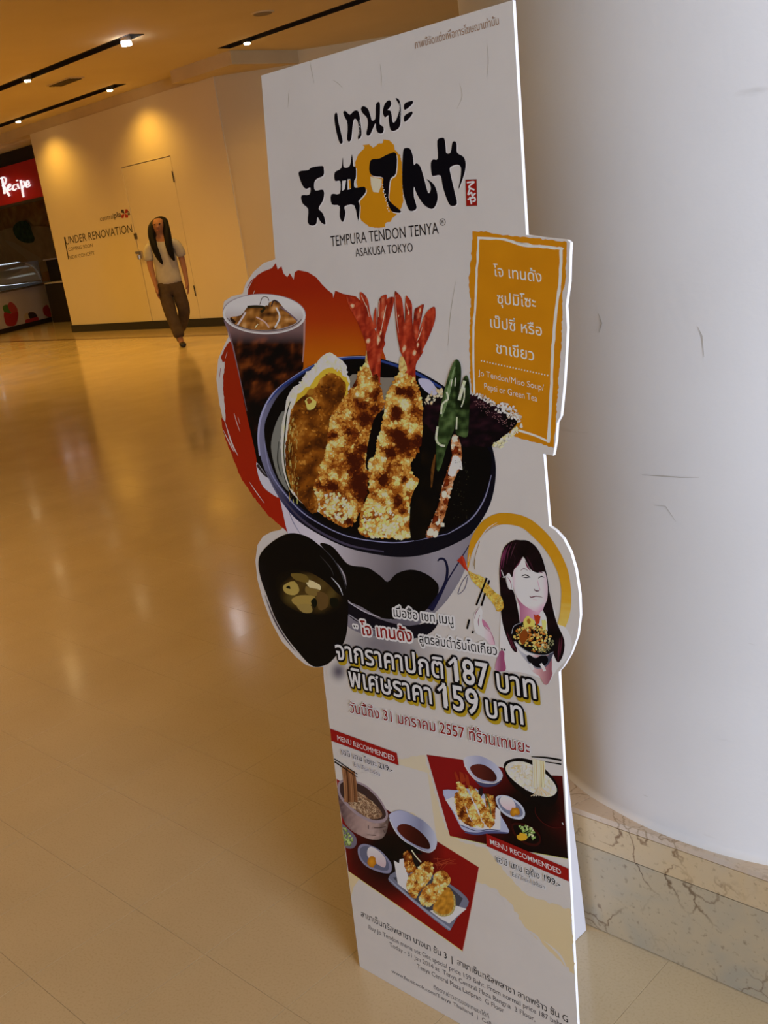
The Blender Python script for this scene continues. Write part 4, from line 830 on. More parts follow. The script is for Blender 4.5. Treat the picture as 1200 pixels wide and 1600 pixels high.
# prawn in chopsticks
pic.poly(Z(*og, [(80, 490), (105, 470), (130, 440), (150, 475), (170, 550), (185, 590), (150, 565), (110, 515)]), K(164, 40, 22)); pic.stroke(Z(*og, [(130, 450), (150, 520), (180, 585)]), [0.8, 3, 1.6], K(180, 52, 26))
pr = smooth(Z(*og, [(180, 580), (230, 605), (320, 640), (350, 690), (420, 770), (475, 810), (498, 880), (490, 925), (445, 945), (410, 880), (350, 810), (290, 740), (220, 670)]), 3, True)
pic.grid(pr, lambda x, y: pal([K(140, 92, 26), K(176, 128, 44), K(200, 158, 78)], 0.5 + 0.9 * nz(x, y, 5)), 3); pic.crumbs(pr, 120, 0.6, 1.4, lambda x, y: pal([K(150, 100, 30), K(206, 166, 90)], random.random()))
for a, b in (((348, 645), (255, 890)), ((372, 665), (360, 705)), ((335, 780), (300, 895)), ((193, 1015), (172, 1100)), ((228, 1118), (220, 1140))): pic.stroke(Z(*og, [a, b]), 2.8, INK)
# bowl in her hand
pic.grid(smooth(Z(*og3, [(700, 620), (680, 580), (740, 560), (900, 560), (915, 700), (920, 740), (880, 830), (840, 830), (800, 760), (740, 720), (700, 660)]), 3, True), lambda x, y: pal([K(190, 162, 160), K(168, 120, 120), K(140, 80, 88)], (x - 825) / 34), 3)
pic.poly(smooth(Z(*og3, [(560, 430), (600, 500), (680, 560), (760, 580), (860, 575), (930, 530), (905, 610), (860, 670), (780, 690), (710, 650), (640, 570), (580, 480)]), 3, True), lambda x, y: pal([K(160, 150, 156), K(120, 112, 120), K(70, 66, 80)], (x - 805) / 55))
pic.poly(smooth(Z(*og3, [(680, 570), (710, 560), (760, 590), (800, 570), (850, 560), (880, 590), (870, 640), (800, 680), (730, 650), (690, 610)]), 3, True), K(16, 15, 26))
for a, b in (((710, 640), (740, 700)), ((810, 640), (850, 710))): pic.stroke(Z(*og3, [a, ((a[0] + b[0]) / 2 + 4, (a[1] + b[1]) / 2), b]), [4, 5, 4], K(188, 160, 164))
pic.poly(smooth(Z(*og3, [(536, 340), (560, 280), (640, 250), (750, 260), (860, 320), (930, 400), (950, 460), (920, 540), (860, 560), (760, 550), (660, 510), (570, 430)]), 3, True), K(20, 18, 22))
pic.stroke(Z(*og3, [(540, 360), (560, 290), (630, 256)]), 1.0, K(130, 124, 130)); pic.stroke(Z(*og3, [(570, 430), (660, 512), (760, 552), (860, 560), (930, 530)]), 1.2, K(120, 116, 122))
fd = smooth(Z(*og3, [(560, 360), (600, 310), (660, 270), (760, 270), (860, 330), (910, 400), (900, 460), (840, 530), (760, 530), (680, 480), (590, 430)]), 3, True)
pic.crumbs(fd, 240, 0.9, 2.4, lambda x, y: pal([K(110, 44, 12), K(176, 96, 30), K(206, 158, 84), K(214, 184, 130)], 0.5 + 0.6 * nz(x, y, 6) + random.uniform(-0.3, 0.3)))
pic.poly(smooth(Z(*og3, [(650, 240), (690, 190), (720, 215), (755, 240), (750, 290), (700, 290), (660, 300)]), 3, True), K(196, 150, 70)); pic.blob(*Z(*og3, [(700, 245)])[0], 3.4, 4, K(150, 90, 30)); pic.poly(smooth(Z(*og3, [(610, 400), (640, 330), (690, 340), (680, 420), (640, 460)]), 3, True), K(134, 62, 18))
pic.poly(Z(*og3, [(745, 175), (765, 190), (785, 180), (810, 200), (800, 260), (770, 280), (755, 230)]), K(170, 52, 24)); pic.poly(Z(*og3, [(820, 225), (835, 240), (850, 225), (865, 250), (858, 330), (830, 330)]), K(206, 160, 90))
pic.crumbs(smooth(Z(*og3, [(820, 480), (930, 420), (940, 470), (880, 530), (780, 540)]), 3, True), 60, 0.7, 1.6, lambda x, y: pal([K(50, 54, 30), K(110, 104, 70), K(150, 136, 100)], random.random()))
pic.build(board)

# ---- offer text
WH = K(188, 174, 180); MM = 0.00083
halo = (4.2 * MM, K(178, 164, 166))
o9 = (490, 930, 5.7143); o10 = (680, 1000, 5.7143)
text('เมื่อซื้อ เซท เมนู', (616, 963), (709, 976), (615, 952), INK, board, 0.006, outline=halo)
text('โจ เทนดั้ง', (565, 991), (645, 1003), (563.5, 976.5), K(140, 22, 18), board, 0.018, outline=halo)
text('"', (553.5, 985), (559.5, 986), (552.7, 977), INK, board, 0.0, outline=halo); text('"', (784.5, 1022), (791, 1023), (783.5, 1013), INK, board, 0.0)
text('สูตรลับตำรับโตเกียว', (656, 1004), (777.5, 1023.6), (655, 993), INK, board, 0.006, outline=halo)
GOLD = K(150, 118, 22)
big = dict(outline=(4.6 * MM, K(18, 16, 24)), shadow=(4.0 * MM, -6.5 * MM, 4.6 * MM, GOLD))
for tx, a, b, c in (('จากราคาปกติ', (526, 1029.5), (694, 1060), (523.7, 1007)), ('187', (711.5, 1064), (766, 1075.5), (707.8, 1027)), ('บาท', (778, 1079), (839, 1091.5), (775.5, 1052)),
                    ('พิเศษราคา', (547, 1071.5), (676, 1099.5), (544.6, 1049)), ('159', (694.5, 1104.5), (750, 1117), (690.8, 1067)), ('บาท', (761, 1119), (819, 1131.5), (758.5, 1093))):
    text(tx, a, b, c, WH, board, 0.014, **big)
for A, B, C, D in (((711, 1029), (702.5, 1037), (712.3, 1031), (715.6, 1063)), ((694, 1070), (685.5, 1078), (695.3, 1072), (698.4, 1103))):
    pic = Pic('lettering_flag'); pic.stroke([A, B], 12, K(18, 16, 24)); pic.blob(B[0], B[1], 5.5, 6, K(18, 16, 24), 0, 0, 14); pic.stroke([A, B], 5.0, WH); pic.stroke([C, D], 5.4, WH); pic.build(board)
text('วันนี้ถึง 31 มกราคม 2557 ที่ร้านเทนยะ', (548, 1112.5), (829, 1177), (546.7, 1100), K(140, 24, 18), board, 0.008, outline=(1.6 * MM, K(176, 162, 160)))

# ---- menu picture: soba set
LAY[0] = SWEEP
pic = Pic('printed_soba_set'); om = (510, 1160, 6.667)
def trayc(x, y):
    t = math.hypot((x - 610) / 75, (y - 1335) / 75); return pal([K(20, 6, 6), K(36, 8, 8), K(88, 14, 10), K(140, 18, 14)], t * 0.85 + max(0, (x - 690) / 60))
pic.grid(Z(*o5, [(74, 277), (84, 283), (300, 415), (530, 560), (710, 672), (637, 1047), (400, 880), (127, 690)]), trayc, 9)
pic.stroke(Z(*o5, [(127, 690), (400, 880), (637, 1047)]), 1.0, K(170, 150, 80)); pic.stroke(Z(*o5, [(710, 672), (675, 860), (637, 1047)]), 0.9, K(170, 120, 110))
pic.poly(Z(*o5, [(76, 272), (360, 215), (480, 250), (520, 540), (420, 430), (300, 400), (180, 300)]), PAPER)
pic.grid(smooth(Z(*om, [(120, 460), (200, 640), (330, 760), (480, 830), (600, 820), (642, 740), (640, 880), (600, 980), (520, 1015), (400, 990), (240, 900), (160, 760), (125, 580)]), 3, True), lambda x, y: pal([K(92, 66, 66), K(136, 106, 100), K(150, 120, 112), K(96, 74, 66)], (x - 530) / 76 + 0.2 * nz(x, y, 6)), 4)
bo = smooth(Z(*om, [(118, 450), (150, 395), (240, 385), (320, 405), (420, 450), (540, 560), (615, 680), (642, 760), (600, 830), (480, 835), (330, 765), (200, 650), (130, 550)]), 3, True)
pic.poly(bo, K(134, 112, 116)); pic.poly(smooth(Z(*om, [(140, 460), (160, 420), (240, 405), (320, 425), (420, 475), (530, 580), (600, 690), (620, 760), (580, 800), (480, 805), (340, 735), (220, 630), (150, 540)]), 3, True), K(72, 48, 44))
nood = smooth(Z(*om, [(300, 500), (380, 540), (480, 620), (560, 700), (580, 770), (500, 800), (400, 770), (300, 700), (220, 620), (240, 540)]), 3, True)
pic.poly(nood, K(120, 84, 60))
def noodles(region, n, cols, ln, w):
    xs_ = [p[0] for p in region]; ys_ = [p[1] for p in region]; k = 0
    while k < n:
        p = (random.uniform(min(xs_), max(xs_)), random.uniform(min(ys_), max(ys_)))
        if not inside(p, region): continue
        k += 1; a = random.gauss(0.6, 0.7); q = (p[0] + ln * math.cos(a), p[1] + ln * math.sin(a)); m_ = ((p[0] + q[0]) / 2 + random.uniform(-1.5, 1.5), (p[1] + q[1]) / 2 + random.uniform(-1.5, 1.5))
        if inside(q, region): pic.stroke([p, m_, q], w, pal(cols, random.random()), 3)
noodles(nood, 190, [K(96, 62, 44), K(150, 112, 86), K(176, 142, 112)], 7, 1.0)
for k in range(16):
    x = 165 + k * 8.5; pic.stroke(Z(*om, [(x, 240 + k * 4), (x + 20, 420), (x + 30 + 4 * math.sin(k), 620)]), random.uniform(1.2, 2.0), pal([K(84, 44, 26), K(122, 74, 44), K(150, 100, 66)], random.random()), 3)
pic.stroke(Z(*om, [(85, 170), (200, 245), (325, 330)]), [1.6, 1.4, 1.0], INK); pic.stroke(Z(*om, [(88, 200), (200, 275), (325, 360)]), [2.4, 1.6, 1.0], K(40, 30, 20))
for P in ([(500, 890), (560, 890), (620, 875)], [(430, 960), (480, 965), (520, 968)], [(600, 910), (605, 940)], [(440, 860), (440, 900)]): pic.stroke(Z(*om, P), 0.8, K(70, 46, 46), 3)
pic.poly(smooth(Z(*om, [(168, 850), (230, 900), (300, 970), (320, 1040), (280, 1100), (195, 1085), (185, 950)]), 3, True), K(104, 92, 104)); pic.crumbs(smooth(Z(*om, [(178, 880), (240, 940), (275, 1020), (250, 1070), (195, 1065)]), 3, True), 70, 0.8, 1.8, lambda x, y: pal([K(70, 80, 34), K(120, 132, 60), K(150, 156, 96)], random.random()))
pic.poly(smooth(Z(*om, [(330, 1110), (360, 1065), (430, 1060), (560, 1120), (660, 1230), (685, 1300), (660, 1360), (560, 1350), (420, 1290), (345, 1200)]), 3, True), K(116, 108, 128)); pic.poly(smooth(Z(*om, [(350, 1120), (380, 1085), (440, 1080), (550, 1135), (640, 1235), (655, 1300), (630, 1335), (550, 1325), (430, 1270), (365, 1200)]), 3, True), K(92, 88, 106))
pic.grid(smooth(Z(*om, [(430, 1120), (470, 1085), (560, 1140), (620, 1220), (610, 1300), (540, 1270), (440, 1200)]), 3, True), lambda x, y: pal([K(186, 160, 164), K(160, 130, 132)], (y - 1322) / 32), 3); pic.blob(*Z(*om, [(475, 1240)])[0], 8, 8, K(186, 116, 24), 0.3, 0.3, 12, edge=K(156, 90, 16))
dip = smooth(Z(*om, [(655, 770), (690, 725), (780, 705), (900, 750), (1020, 820), (1110, 910), (1155, 1010), (1140, 1100), (1080, 1140), (980, 1110), (880, 1060), (780, 990), (700, 880)]), 3, True)
pic.grid(dip, lambda x, y: pal([K(146, 138, 156), K(132, 128, 150), K(112, 108, 130), K(150, 144, 160)], (x - 610) / 72), 4); pic.grid(smooth(Z(*om, [(738, 890), (780, 850), (860, 855), (960, 910), (1050, 1000), (1085, 1080), (1060, 1110), (960, 1080), (850, 1020), (770, 950)]), 3, True), lambda x, y: pal([K(104, 34, 22), K(78, 22, 14), K(60, 16, 10)], (x - 620) / 52), 4)
pic.stroke(Z(*om, [(660, 800), (720, 920), (800, 1010), (900, 1075), (1000, 1125), (1080, 1142), (1140, 1100)]), 1.3, K(160, 154, 168))
pic.stroke(Z(*om, [(760, 1010), (900, 1110), (1000, 1160)]), [1, 9, 2], K(18, 10, 12))
ot = (530, 1300, 5.217)
pic.poly(smooth(Z(*ot, [(402, 375), (460, 320), (640, 300), (900, 420), (1040, 530), (1050, 600), (960, 700), (910, 795), (870, 785), (700, 650), (560, 530), (430, 420)]), 2, True), K(104, 100, 114)); pic.stroke(Z(*ot, [(405, 378), (560, 520), (720, 650), (880, 770), (910, 795)]), [1, 3, 3, 3.4, 2], K(126, 122, 138)); pic.poly(Z(*ot, [(440, 370), (680, 330), (900, 440), (1010, 540), (960, 640), (880, 730), (700, 620), (560, 500)]), K(70, 66, 76))
for P in ([(448, 230), (490, 255), (495, 220), (530, 215), (540, 280), (570, 380), (600, 520), (480, 420)], [(740, 640), (960, 600), (1040, 625), (960, 690), (900, 745), (820, 700)]): pic.poly(Z(*ot, P), K(196, 182, 188))
TS = [(720, 430, 8), (760, 400, 6), (840, 560, 12), (700, 640, 8)]
tempura(pic, smooth(Z(*ot, [(525, 180), (575, 165), (610, 240), (630, 300), (590, 330), (550, 320)]), 3, True), [], 60, 0.8, 1.8, 0.45, 6)
pic.poly(smooth(Z(*ot, [(600, 180), (640, 230), (660, 270), (640, 290), (615, 260)]), 3, True), K(40, 30, 28)); pic.stroke(Z(*ot, [(592, 145), (630, 200), (670, 245)]), 1.8, K(190, 160, 130))
pk = smooth(Z(*ot, [(770, 600), (850, 470), (900, 450), (940, 520), (945, 600), (910, 670), (840, 685), (780, 650)]), 3, True); pic.grid(ragged(pk, 1, 3), lambda x, y: pal([K(140, 84, 18), K(180, 120, 36)], 0.5 + nz(x, y, 6)), 3); pic.stroke(Z(*ot, [(935, 510), (945, 590), (915, 660), (840, 680), (770, 640)]), 3, lambda x, y: pal([K(120, 90, 50), K(190, 150, 90)], 0.5 + nz(x, y, 3)))
for q in ([(640, 300), (700, 240), (760, 260), (765, 340), (720, 420), (660, 480), (620, 540), (570, 500), (552, 420), (580, 350)], [(780, 340), (850, 310), (905, 370), (900, 420), (850, 480), (790, 560), (740, 605), (680, 590), (655, 530), (700, 450), (760, 410)]): tempura(pic, smooth(Z(*ot, q), 3, True), [], 260, 0.9, 2.2, 0.64, 6)
for k in range(14): pic.stroke(Z(*ot, [(random.uniform(770, 860), random.uniform(210, 320)), (random.uniform(800, 960), random.uniform(190, 310))]), 0.5, K(164, 60, 34))
pic.build(board)
pic = Pic('printed_red_strip'); redc_ = K(150, 22, 18)
pic.poly(Z(*o5, [(47, 52), (345, 161), (353, 216), (52, 106)]), redc_)
oz = (660, 1160, 5.0)
pic.build(board)
ztext('MENU RECOMMENDED', o5, (80, 103), (335, 197), (78, 81), K(198, 176, 168), board, 0.0)
ztext('เอบิ เทน โซบะ 219.-', om, (165, 122), (697, 312), (158, 76), INK, board, 0.004, outline=(1.4 * MM, K(170, 156, 158)))
ztext('Ebi Ten Soba', om, (295, 246), (566, 348), (290, 204), K(74, 66, 70), board, -0.004, outline=(1.2 * MM, K(170, 156, 158)))

# ---- menu picture: udon set
LAY[0] = SWEEP
pic = Pic('printed_udon_set')
def tr2(x, y):
    t = math.hypot((x - 830) / 95, (y - 1262) / 75); return pal([K(20, 6, 8), K(38, 8, 10), K(92, 14, 14), K(140, 20, 20)], t * 0.85 + max(0, (700 - x) / 60) - max(0, (y - 1290) / 70))
pic.grid(Z(*oz, [(33, 95), (320, 135), (600, 185), (1095, 262), (1137, 908), (500, 795), (215, 730)]), tr2, 8)
pic.poly(Z(*oz, [(320, 100), (430, 85), (640, 130), (850, 90), (1085, 100), (1095, 262), (1010, 258), (640, 200), (600, 190), (320, 142)]), PAPER)
pic.stroke(Z(*oz, [(215, 732), (500, 797)]), 0.9, K(160, 150, 80)); pic.stroke(Z(*oz, [(870, 862), (1137, 910)]), 0.9, K(160, 150, 80))
pic.grid(smooth(Z(*oz, [(320, 140), (350, 110), (450, 105), (560, 160), (625, 240), (615, 290), (560, 318), (470, 310), (400, 275), (350, 220)]), 3, True), lambda x, y: pal([K(160, 150, 158), K(130, 124, 146), K(150, 144, 158)], (x - 724) / 60), 4); pic.grid(smooth(Z(*oz, [(372, 200), (410, 172), (480, 175), (550, 220), (582, 275), (560, 305), (480, 295), (410, 260)]), 3, True), lambda x, y: pal([K(108, 40, 30), K(74, 24, 20)], (x - 735) / 40), 4)
pic.stroke(Z(*oz, [(400, 280), (470, 330), (560, 325), (615, 295)]), [1, 6, 6, 2], K(70, 66, 96)); pic.stroke(Z(*oz, [(330, 180), (400, 278), (470, 312), (560, 318), (620, 285)]), 1.3, K(170, 162, 172))
pic.poly(smooth(Z(*oz, [(635, 180), (680, 135), (780, 122), (900, 160), (1010, 260), (1058, 340), (1055, 440), (1000, 500), (900, 470), (760, 390), (670, 290)]), 3, True), K(24, 14, 16))
ud = smooth(Z(*oz, [(650, 195), (690, 155), (790, 150), (900, 200), (1000, 280), (1050, 360), (1030, 410), (960, 425), (850, 390), (740, 320), (670, 250)]), 3, True)
pic.grid(ud, lambda x, y: pal([K(190, 164, 128), K(214, 194, 164)], 0.5 + nz(x, y, 6)), 4); noodles(ud, 170, [K(176, 146, 104), K(212, 190, 156), K(224, 206, 178)], 7, 1.5)
for k in range(12):
    x = 865 + k * 8; pic.stroke(Z(*oz, [(x, 125 + k * 2), (x + 4, 220), (x + random.uniform(-6, 8), 350)]), 1.9, pal([K(160, 124, 74), K(206, 176, 128), K(214, 192, 150)], random.random()), 3)
for k in range(9): pic.stroke(Z(*oz, [(915, 345), (880 + k * 14, 400), (850 + k * 20, 418)]), 1.3, pal([K(176, 140, 96), K(214, 186, 148)], random.random()), 3)
pic.stroke(Z(*oz, [(855, 112), (970, 118), (1088, 138)]), [1.2, 2.6, 3], K(22, 16, 14)); pic.stroke(Z(*oz, [(960, 150), (1088, 170)]), [1, 2.2], K(22, 16, 14))
pic.poly(smooth(Z(*oz, [(163, 370), (260, 372), (420, 360), (560, 480), (620, 580), (680, 690), (640, 708), (500, 690), (430, 705), (330, 690), (290, 640), (240, 540), (185, 450)]), 2, True), K(140, 136, 156)); pic.poly(Z(*oz, [(182, 448), (300, 400), (500, 440), (612, 530), (612, 680), (430, 672), (300, 640), (250, 540)]), K(190, 178, 186)); pic.stroke(Z(*oz, [(300, 645), (420, 690), (520, 680), (610, 690)]), 1.2, K(60, 60, 96)); pic.stroke(Z(*oz, [(335, 700), (430, 712), (520, 700), (670, 706)]), [2, 4, 4, 2], K(80, 78, 116))
for P in ([(270, 300), (250, 235), (262, 225), (290, 290)], [(300, 320), (290, 225), (320, 240), (345, 300)], [(345, 330), (335, 240), (360, 260), (375, 340)], [(270, 240), (235, 215)]):
    if len(P) > 2: pic.poly(Z(*oz, P), K(150, 46, 22))
tempura(pic, smooth(Z(*oz, [(255, 400), (300, 400), (330, 470), (360, 580), (420, 655), (360, 650), (290, 590), (262, 500)]), 3, True), [], 180, 0.8, 2.0, 0.42, 6)
tempura(pic, smooth(Z(*oz, [(500, 400), (560, 430), (575, 500), (560, 620), (530, 600), (500, 500)]), 3, True), [], 100, 0.8, 1.8, 0.45, 5)
pic.poly(smooth(Z(*oz, [(440, 370), (470, 350), (475, 400), (450, 430)]), 3, True), K(50, 30, 36)); pic.stroke(Z(*oz, [(490, 400), (520, 470), (540, 560)]), 2, K(90, 90, 50))
for q in ([(270, 310), (320, 330), (380, 430), (420, 520), (480, 640), (470, 665), (400, 630), (360, 540), (310, 430), (280, 370)], [(365, 340), (420, 370), (470, 450), (530, 560), (570, 620), (530, 665), (480, 620), (440, 520), (395, 430)]): tempura(pic, smooth(Z(*oz, q), 3, True), [], 260, 0.8, 2.0, 0.62, 6)
pic.poly(smooth(Z(*oz, [(575, 450), (600, 412), (680, 420), (770, 480), (805, 550), (780, 598), (700, 590), (620, 540)]), 3, True), K(150, 146, 166)); pic.poly(smooth(Z(*oz, [(590, 455), (615, 428), (680, 436), (758, 490), (788, 550), (765, 580), (700, 572), (630, 528)]), 3, True), K(104, 102, 122)); pic.grid(smooth(Z(*oz, [(605, 450), (640, 415), (710, 450), (730, 510), (680, 530), (630, 500)]), 3, True), lambda x, y: pal([K(200, 172, 176), K(170, 140, 144)], (y - 1245) / 20), 3); pic.blob(*Z(*oz, [(728, 540)])[0], 7.4, 7, K(190, 120, 26), 0.4, 0.3, 12, edge=K(150, 86, 16))
pic.poly(smooth(Z(*oz, [(695, 650), (730, 625), (820, 640), (910, 700), (930, 770), (890, 810), (800, 790), (720, 720)]), 3, True), K(70, 16, 14)); pic.poly(smooth(Z(*oz, [(712, 655), (740, 640), (820, 655), (900, 715), (915, 765), (880, 790), (800, 770), (735, 715)]), 3, True), K(26, 10, 10))
pic.crumbs(smooth(Z(*oz, [(760, 655), (790, 640), (860, 670), (895, 730), (870, 760), (820, 740), (780, 690)]), 3, True), 80, 0.9, 2.0, lambda x, y: pal([K(90, 110, 50), K(130, 150, 80), K(176, 186, 130)], random.random())); pic.blob(*Z(*oz, [(780, 735)])[0], 7, 6, K(190, 128, 30), 0.2, 0.3, 12)
pic.stroke(Z(*oz, [(885, 500), (890, 560), (950, 630), (1030, 665), (1110, 660)]), [0.4, 1, 1, 1, 0.4], K(92, 22, 18)); pic.stroke(Z(*oz, [(1060, 540), (1100, 580)]), 0.8, K(80, 20, 16)); pic.stroke(Z(*oz, [(1095, 625), (1104, 640)]), 1.4, K(170, 160, 160))
pic.build(board)
pic = Pic('printed_red_strip'); pic.poly(Z(*oz, [(500, 710), (1145, 985), (1147, 1085), (505, 808)]), redc_); pic.build(board)
ztext('MENU RECOMMENDED', oz, (535, 792), (1088, 1032), (529, 752), K(198, 176, 168), board, 0.002)
ztext('เอบิ เทน อุด้ง 199.-', oz, (585, 932), (1082, 1132), (581, 893), INK, board, 0.008, outline=(1.4 * MM, K(172, 160, 160)))
ztext('Ebi Ten Udon', oz, (705, 1042), (962, 1148), (701, 1009), K(60, 54, 58), board, -0.002, outline=(1.2 * MM, K(172, 160, 160)))

# ---- small print
LAY[0] = SWEEP
ob = (540, 1360, 3.077); DK = K(44, 36, 40); GY = K(76, 66, 70)
ztext('สาขาเซ็นทรัลพลาซา บางนา ชั้น 3', ob, (75, 220), (487, 426), (73, 198), DK, board, 0.006)
ztext('|', ob, (510, 440), (514, 442), (509, 412), DK, board, 0.004)
ztext('สาขาเซ็นทรัลพลาซา ลาดพร้าว ชั้น G', ob, (538, 452), (1070, 733), (536, 429), DK, board, 0.006)
ztext('Buy Jo Tendon menu set Get special price 159 Baht. From normal price 187 baht', ob, (112, 281), (1042, 754), (110, 260), GY, board, 0.0)
ztext('Today - 31 Jan 2014 at  Tenya Central Plaza Bangna  3 Floor,', ob, (212, 364), (912, 727), (210, 343), GY, board, 0.0)
ztext('Tenya Central Plaza Ladprao  G Floor', ob, (345, 469), (763, 686), (343, 447), GY, board, 0.0)
ztext('ติดตามข่าวสารของเทนยะได้ที่', ob, (425, 569), (690, 712), (423, 553), GY, board, 0.0)
ztext('www.facebook.com/Tenya Thailand  |  Call Center', ob, (222, 490), (800, 800), (220, 473), GY, board, 0.0)
# hairline scuffs in the lamination
for P in ([(484, 95), (487, 110), (491, 130)], [(761, 70), (763, 95), (761, 120)], [(520, 125), (528, 130), (536, 138)], [(718, 130), (722, 150), (714, 170)], [(594, 100), (596, 118), (596, 135)], [(452, 140), (451, 150), (450, 168)], [(712, 440), (704, 490), (700, 540)]):
    pic = Pic('scuff'); pic.stroke(P, [0.3, 0.9, 0.3], K(140, 126, 114)); pic.build(board)


# ------------------------------------------------------------------ lettering on the hoarding
def hitp(x, y, P0, n):
    d = RM @ _ray(x, y); s = n.dot(P0 - CAMP) / n.dot(d); return CAMP + d * s
NW = Vector((0, 1, 0)); PW = Vector((0, HY - 0.0015, 0))
def flatmesh(name, rings, m, parent=None):         # polygons given as world points
    bm = bmesh.new()
    for r in rings:
        f = bm.faces.new([bm.verts.new(p) for p in r])
    bmesh.ops.triangulate(bm, faces=bm.faces[:]); return link(name, mesh_bm(bm, name), m, parent)
def plane_text(name, txt, p0, p1, p2, P0, n, m, parent=None, off=0.0, thick=0.0):
    V, F = glyphs(txt, off); ref = refh('H'); x0 = min(v[0] for v in V); x1 = max(v[0] for v in V)
    A = hitp(*p0, P0, n); B = hitp(*p1, P0, n); T = hitp(*p2, P0, n); ex = (B - A) / (x1 - x0); ey = (T - A) / ref
    me = bpy.data.meshes.new(name); me.from_pydata([A + ex * (v[0] - x0) + ey * v[1] for v in V], [], F); me.update()
    o = link(name, me, m, parent)
    if thick:
        md = o.modifiers.new('depth', 'SOLIDIFY'); md.thickness = thick; md.offset = 0
    return o
ow = (0, 220, 2.667)
M_ink = mat('wall_vinyl_dark', (0.05, 0.04, 0.03), 0.5); M_ink2 = mat('wall_vinyl_grey', (0.11, 0.085, 0.055), 0.5); M_inkr = mat('wall_vinyl_red', (0.42, 0.03, 0.02), 0.5)
def wt(txt, a, b, t, m, off=0.0): return plane_text('lettering', txt, *Z(*ow, [a, b, t]), PW, NW, m, wall, off)
wt('UNDER RENOVATION', (275, 433), (552, 381), (270, 402), M_ink)
wt('COMING SOON', (286, 460), (388, 442), (283, 446), M_ink2, 0.0); wt('NEW CONCEPT', (292, 494), (396, 474), (289, 480), M_ink2, 0.0)
wt('central', (418, 335), (474, 323), (415, 315), M_ink2); wt('pla', (476, 322), (506, 315), (472, 301), M_ink, 0.02); wt('a', (532, 309), (543, 307), (528, 288), M_ink, 0.02)
cx, cy = 519, 304
for k, m in ((0, M_inkr), (1, M_inkr), (2, M_ink), (3, M_inkr)):
    a = math.pi / 4 + k * math.pi / 2; P = [(cx, cy), (cx + 16 * math.cos(a - 0.5), cy + 20 * math.sin(a - 0.5)), (cx + 20 * math.cos(a), cy + 24 * math.sin(a)), (cx + 14 * math.cos(a + 0.5), cy + 18 * math.sin(a + 0.5))]
    flatmesh('petal', [[hitp(*p, PW, NW) for p in Z(*ow, P)]], m, wall)
flatmesh('lettering_bar', [[hitp(*p, PW, NW) for p in Z(*ow, [(266, 402), (270, 401), (288, 494), (284, 495)])]], M_ink, wall)

# ------------------------------------------------------------------ ice-cream shop beside the hoarding
M_red = mat('sign_red', (0.42, 0.012, 0.012), 0.45, 0.3); M_dark = mat('shop_dark', (0.03, 0.022, 0.016), 0.6, 0.3)
M_neon = mat('lit_letters', (0.9, 0.9, 0.9), 0.4, 0.5, emit=(0.86, 0.9, 1.0), estr=0.75)
SYN = Vector((0, 1, 0)); SP = Vector((0, 10.30, 0))
a0 = hitp(0, 262, SP, SYN); a1 = hitp(0, 322, SP, SYN)
sign = empty('shop_sign', (-20, 10.36, a1.z)); tag(sign, 'red shop fascia sign with glowing white script letters', 'sign')
boxobj('sign_panel', (-6.5, 2.6, -0.02, 0.05, 0, a0.z - a1.z), M_red, sign)
boxobj('sign_edge', (-6.5, 2.6, -0.035, 0.05, -0.05, 0.0), M_dark, sign)
def script(strokes):
    bm = bmesh.new(); P0 = Vector((0, 10.325, 0)); O = Vector((-20, 10.36, a1.z))
    for P, w in strokes:
        q = smooth([(p[0], p[1]) for p in Z(0, 220, 5.0, P)], 6) if len(P) > 2 else Z(0, 220, 5.0, P)
        A = []; B = []
        for i in range(len(q)):
            a = q[max(i - 1, 0)]; b = q[min(i + 1, len(q) - 1)]; d = Vector((b[0] - a[0], b[1] - a[1])).normalized()
            h = w * 0.72 * (0.6 + 0.4 * math.sin(math.pi * (0.15 + 0.7 * i / len(q)))) / 2
            A.append(bm.verts.new(hitp(q[i][0] - d.y * h, q[i][1] + d.x * h, P0, SYN) - O)); B.append(bm.verts.new(hitp(q[i][0] + d.y * h, q[i][1] - d.x * h, P0, SYN) - O))
        for i in range(len(q) - 1): bm.faces.new((A[i], A[i + 1], B[i + 1], B[i]))
    return mesh_bm(bm, 'lettering')
SCR = [('R', [([(14, 290), (26, 350), (36, 415)], 3.4), ([(2, 296), (25, 284), (46, 300), (38, 338), (18, 352)], 2.6), ([(26, 346), (48, 385), (74, 432)], 3.4)]),
       ('e', [([(62, 372), (82, 352), (74, 338), (60, 362), (70, 388), (94, 372)], 2.4)]), ('c', [([(124, 344), (108, 346), (99, 370), (110, 388), (130, 372)], 2.4)]),
       ('i', [([(136, 334), (142, 358), (152, 374)], 2.6), ([(131, 306), (136, 314)], 3.0)]), ('p', [([(160, 306), (172, 370), (184, 440)], 3.2), ([(162, 324), (186, 318), (192, 346), (174, 370)], 2.4)]),
       ('e', [([(204, 350), (226, 334), (216, 310), (202, 338), (212, 364), (240, 344)], 2.4)])]
for _c, st in SCR:
    o = link('letter', script(st), M_neon, sign); md = o.modifiers.new('depth', 'SOLIDIFY'); md.thickness = 0.02; md.offset = 0
bm = bmesh.new(); box(bm, -27, -17.4, 10.5, 11.2, a0.z, a0.z + 0.32); link('trim_3', mesh_bm(bm, 'trim_3'), M_dark)
tag(bpy.data.objects['trim_3'], 'dark recess above the red shop sign', 'fascia', kind='structure')
bm = bmesh.new(); box(bm, -27, -17.4, 10.02, 10.5, a0.z + 0.27, CZ); link('trim_4', mesh_bm(bm, 'trim_4'), M_fascia)
tag(bpy.data.objects['trim_4'], 'tan fascia above the shop front', 'fascia', kind='structure')
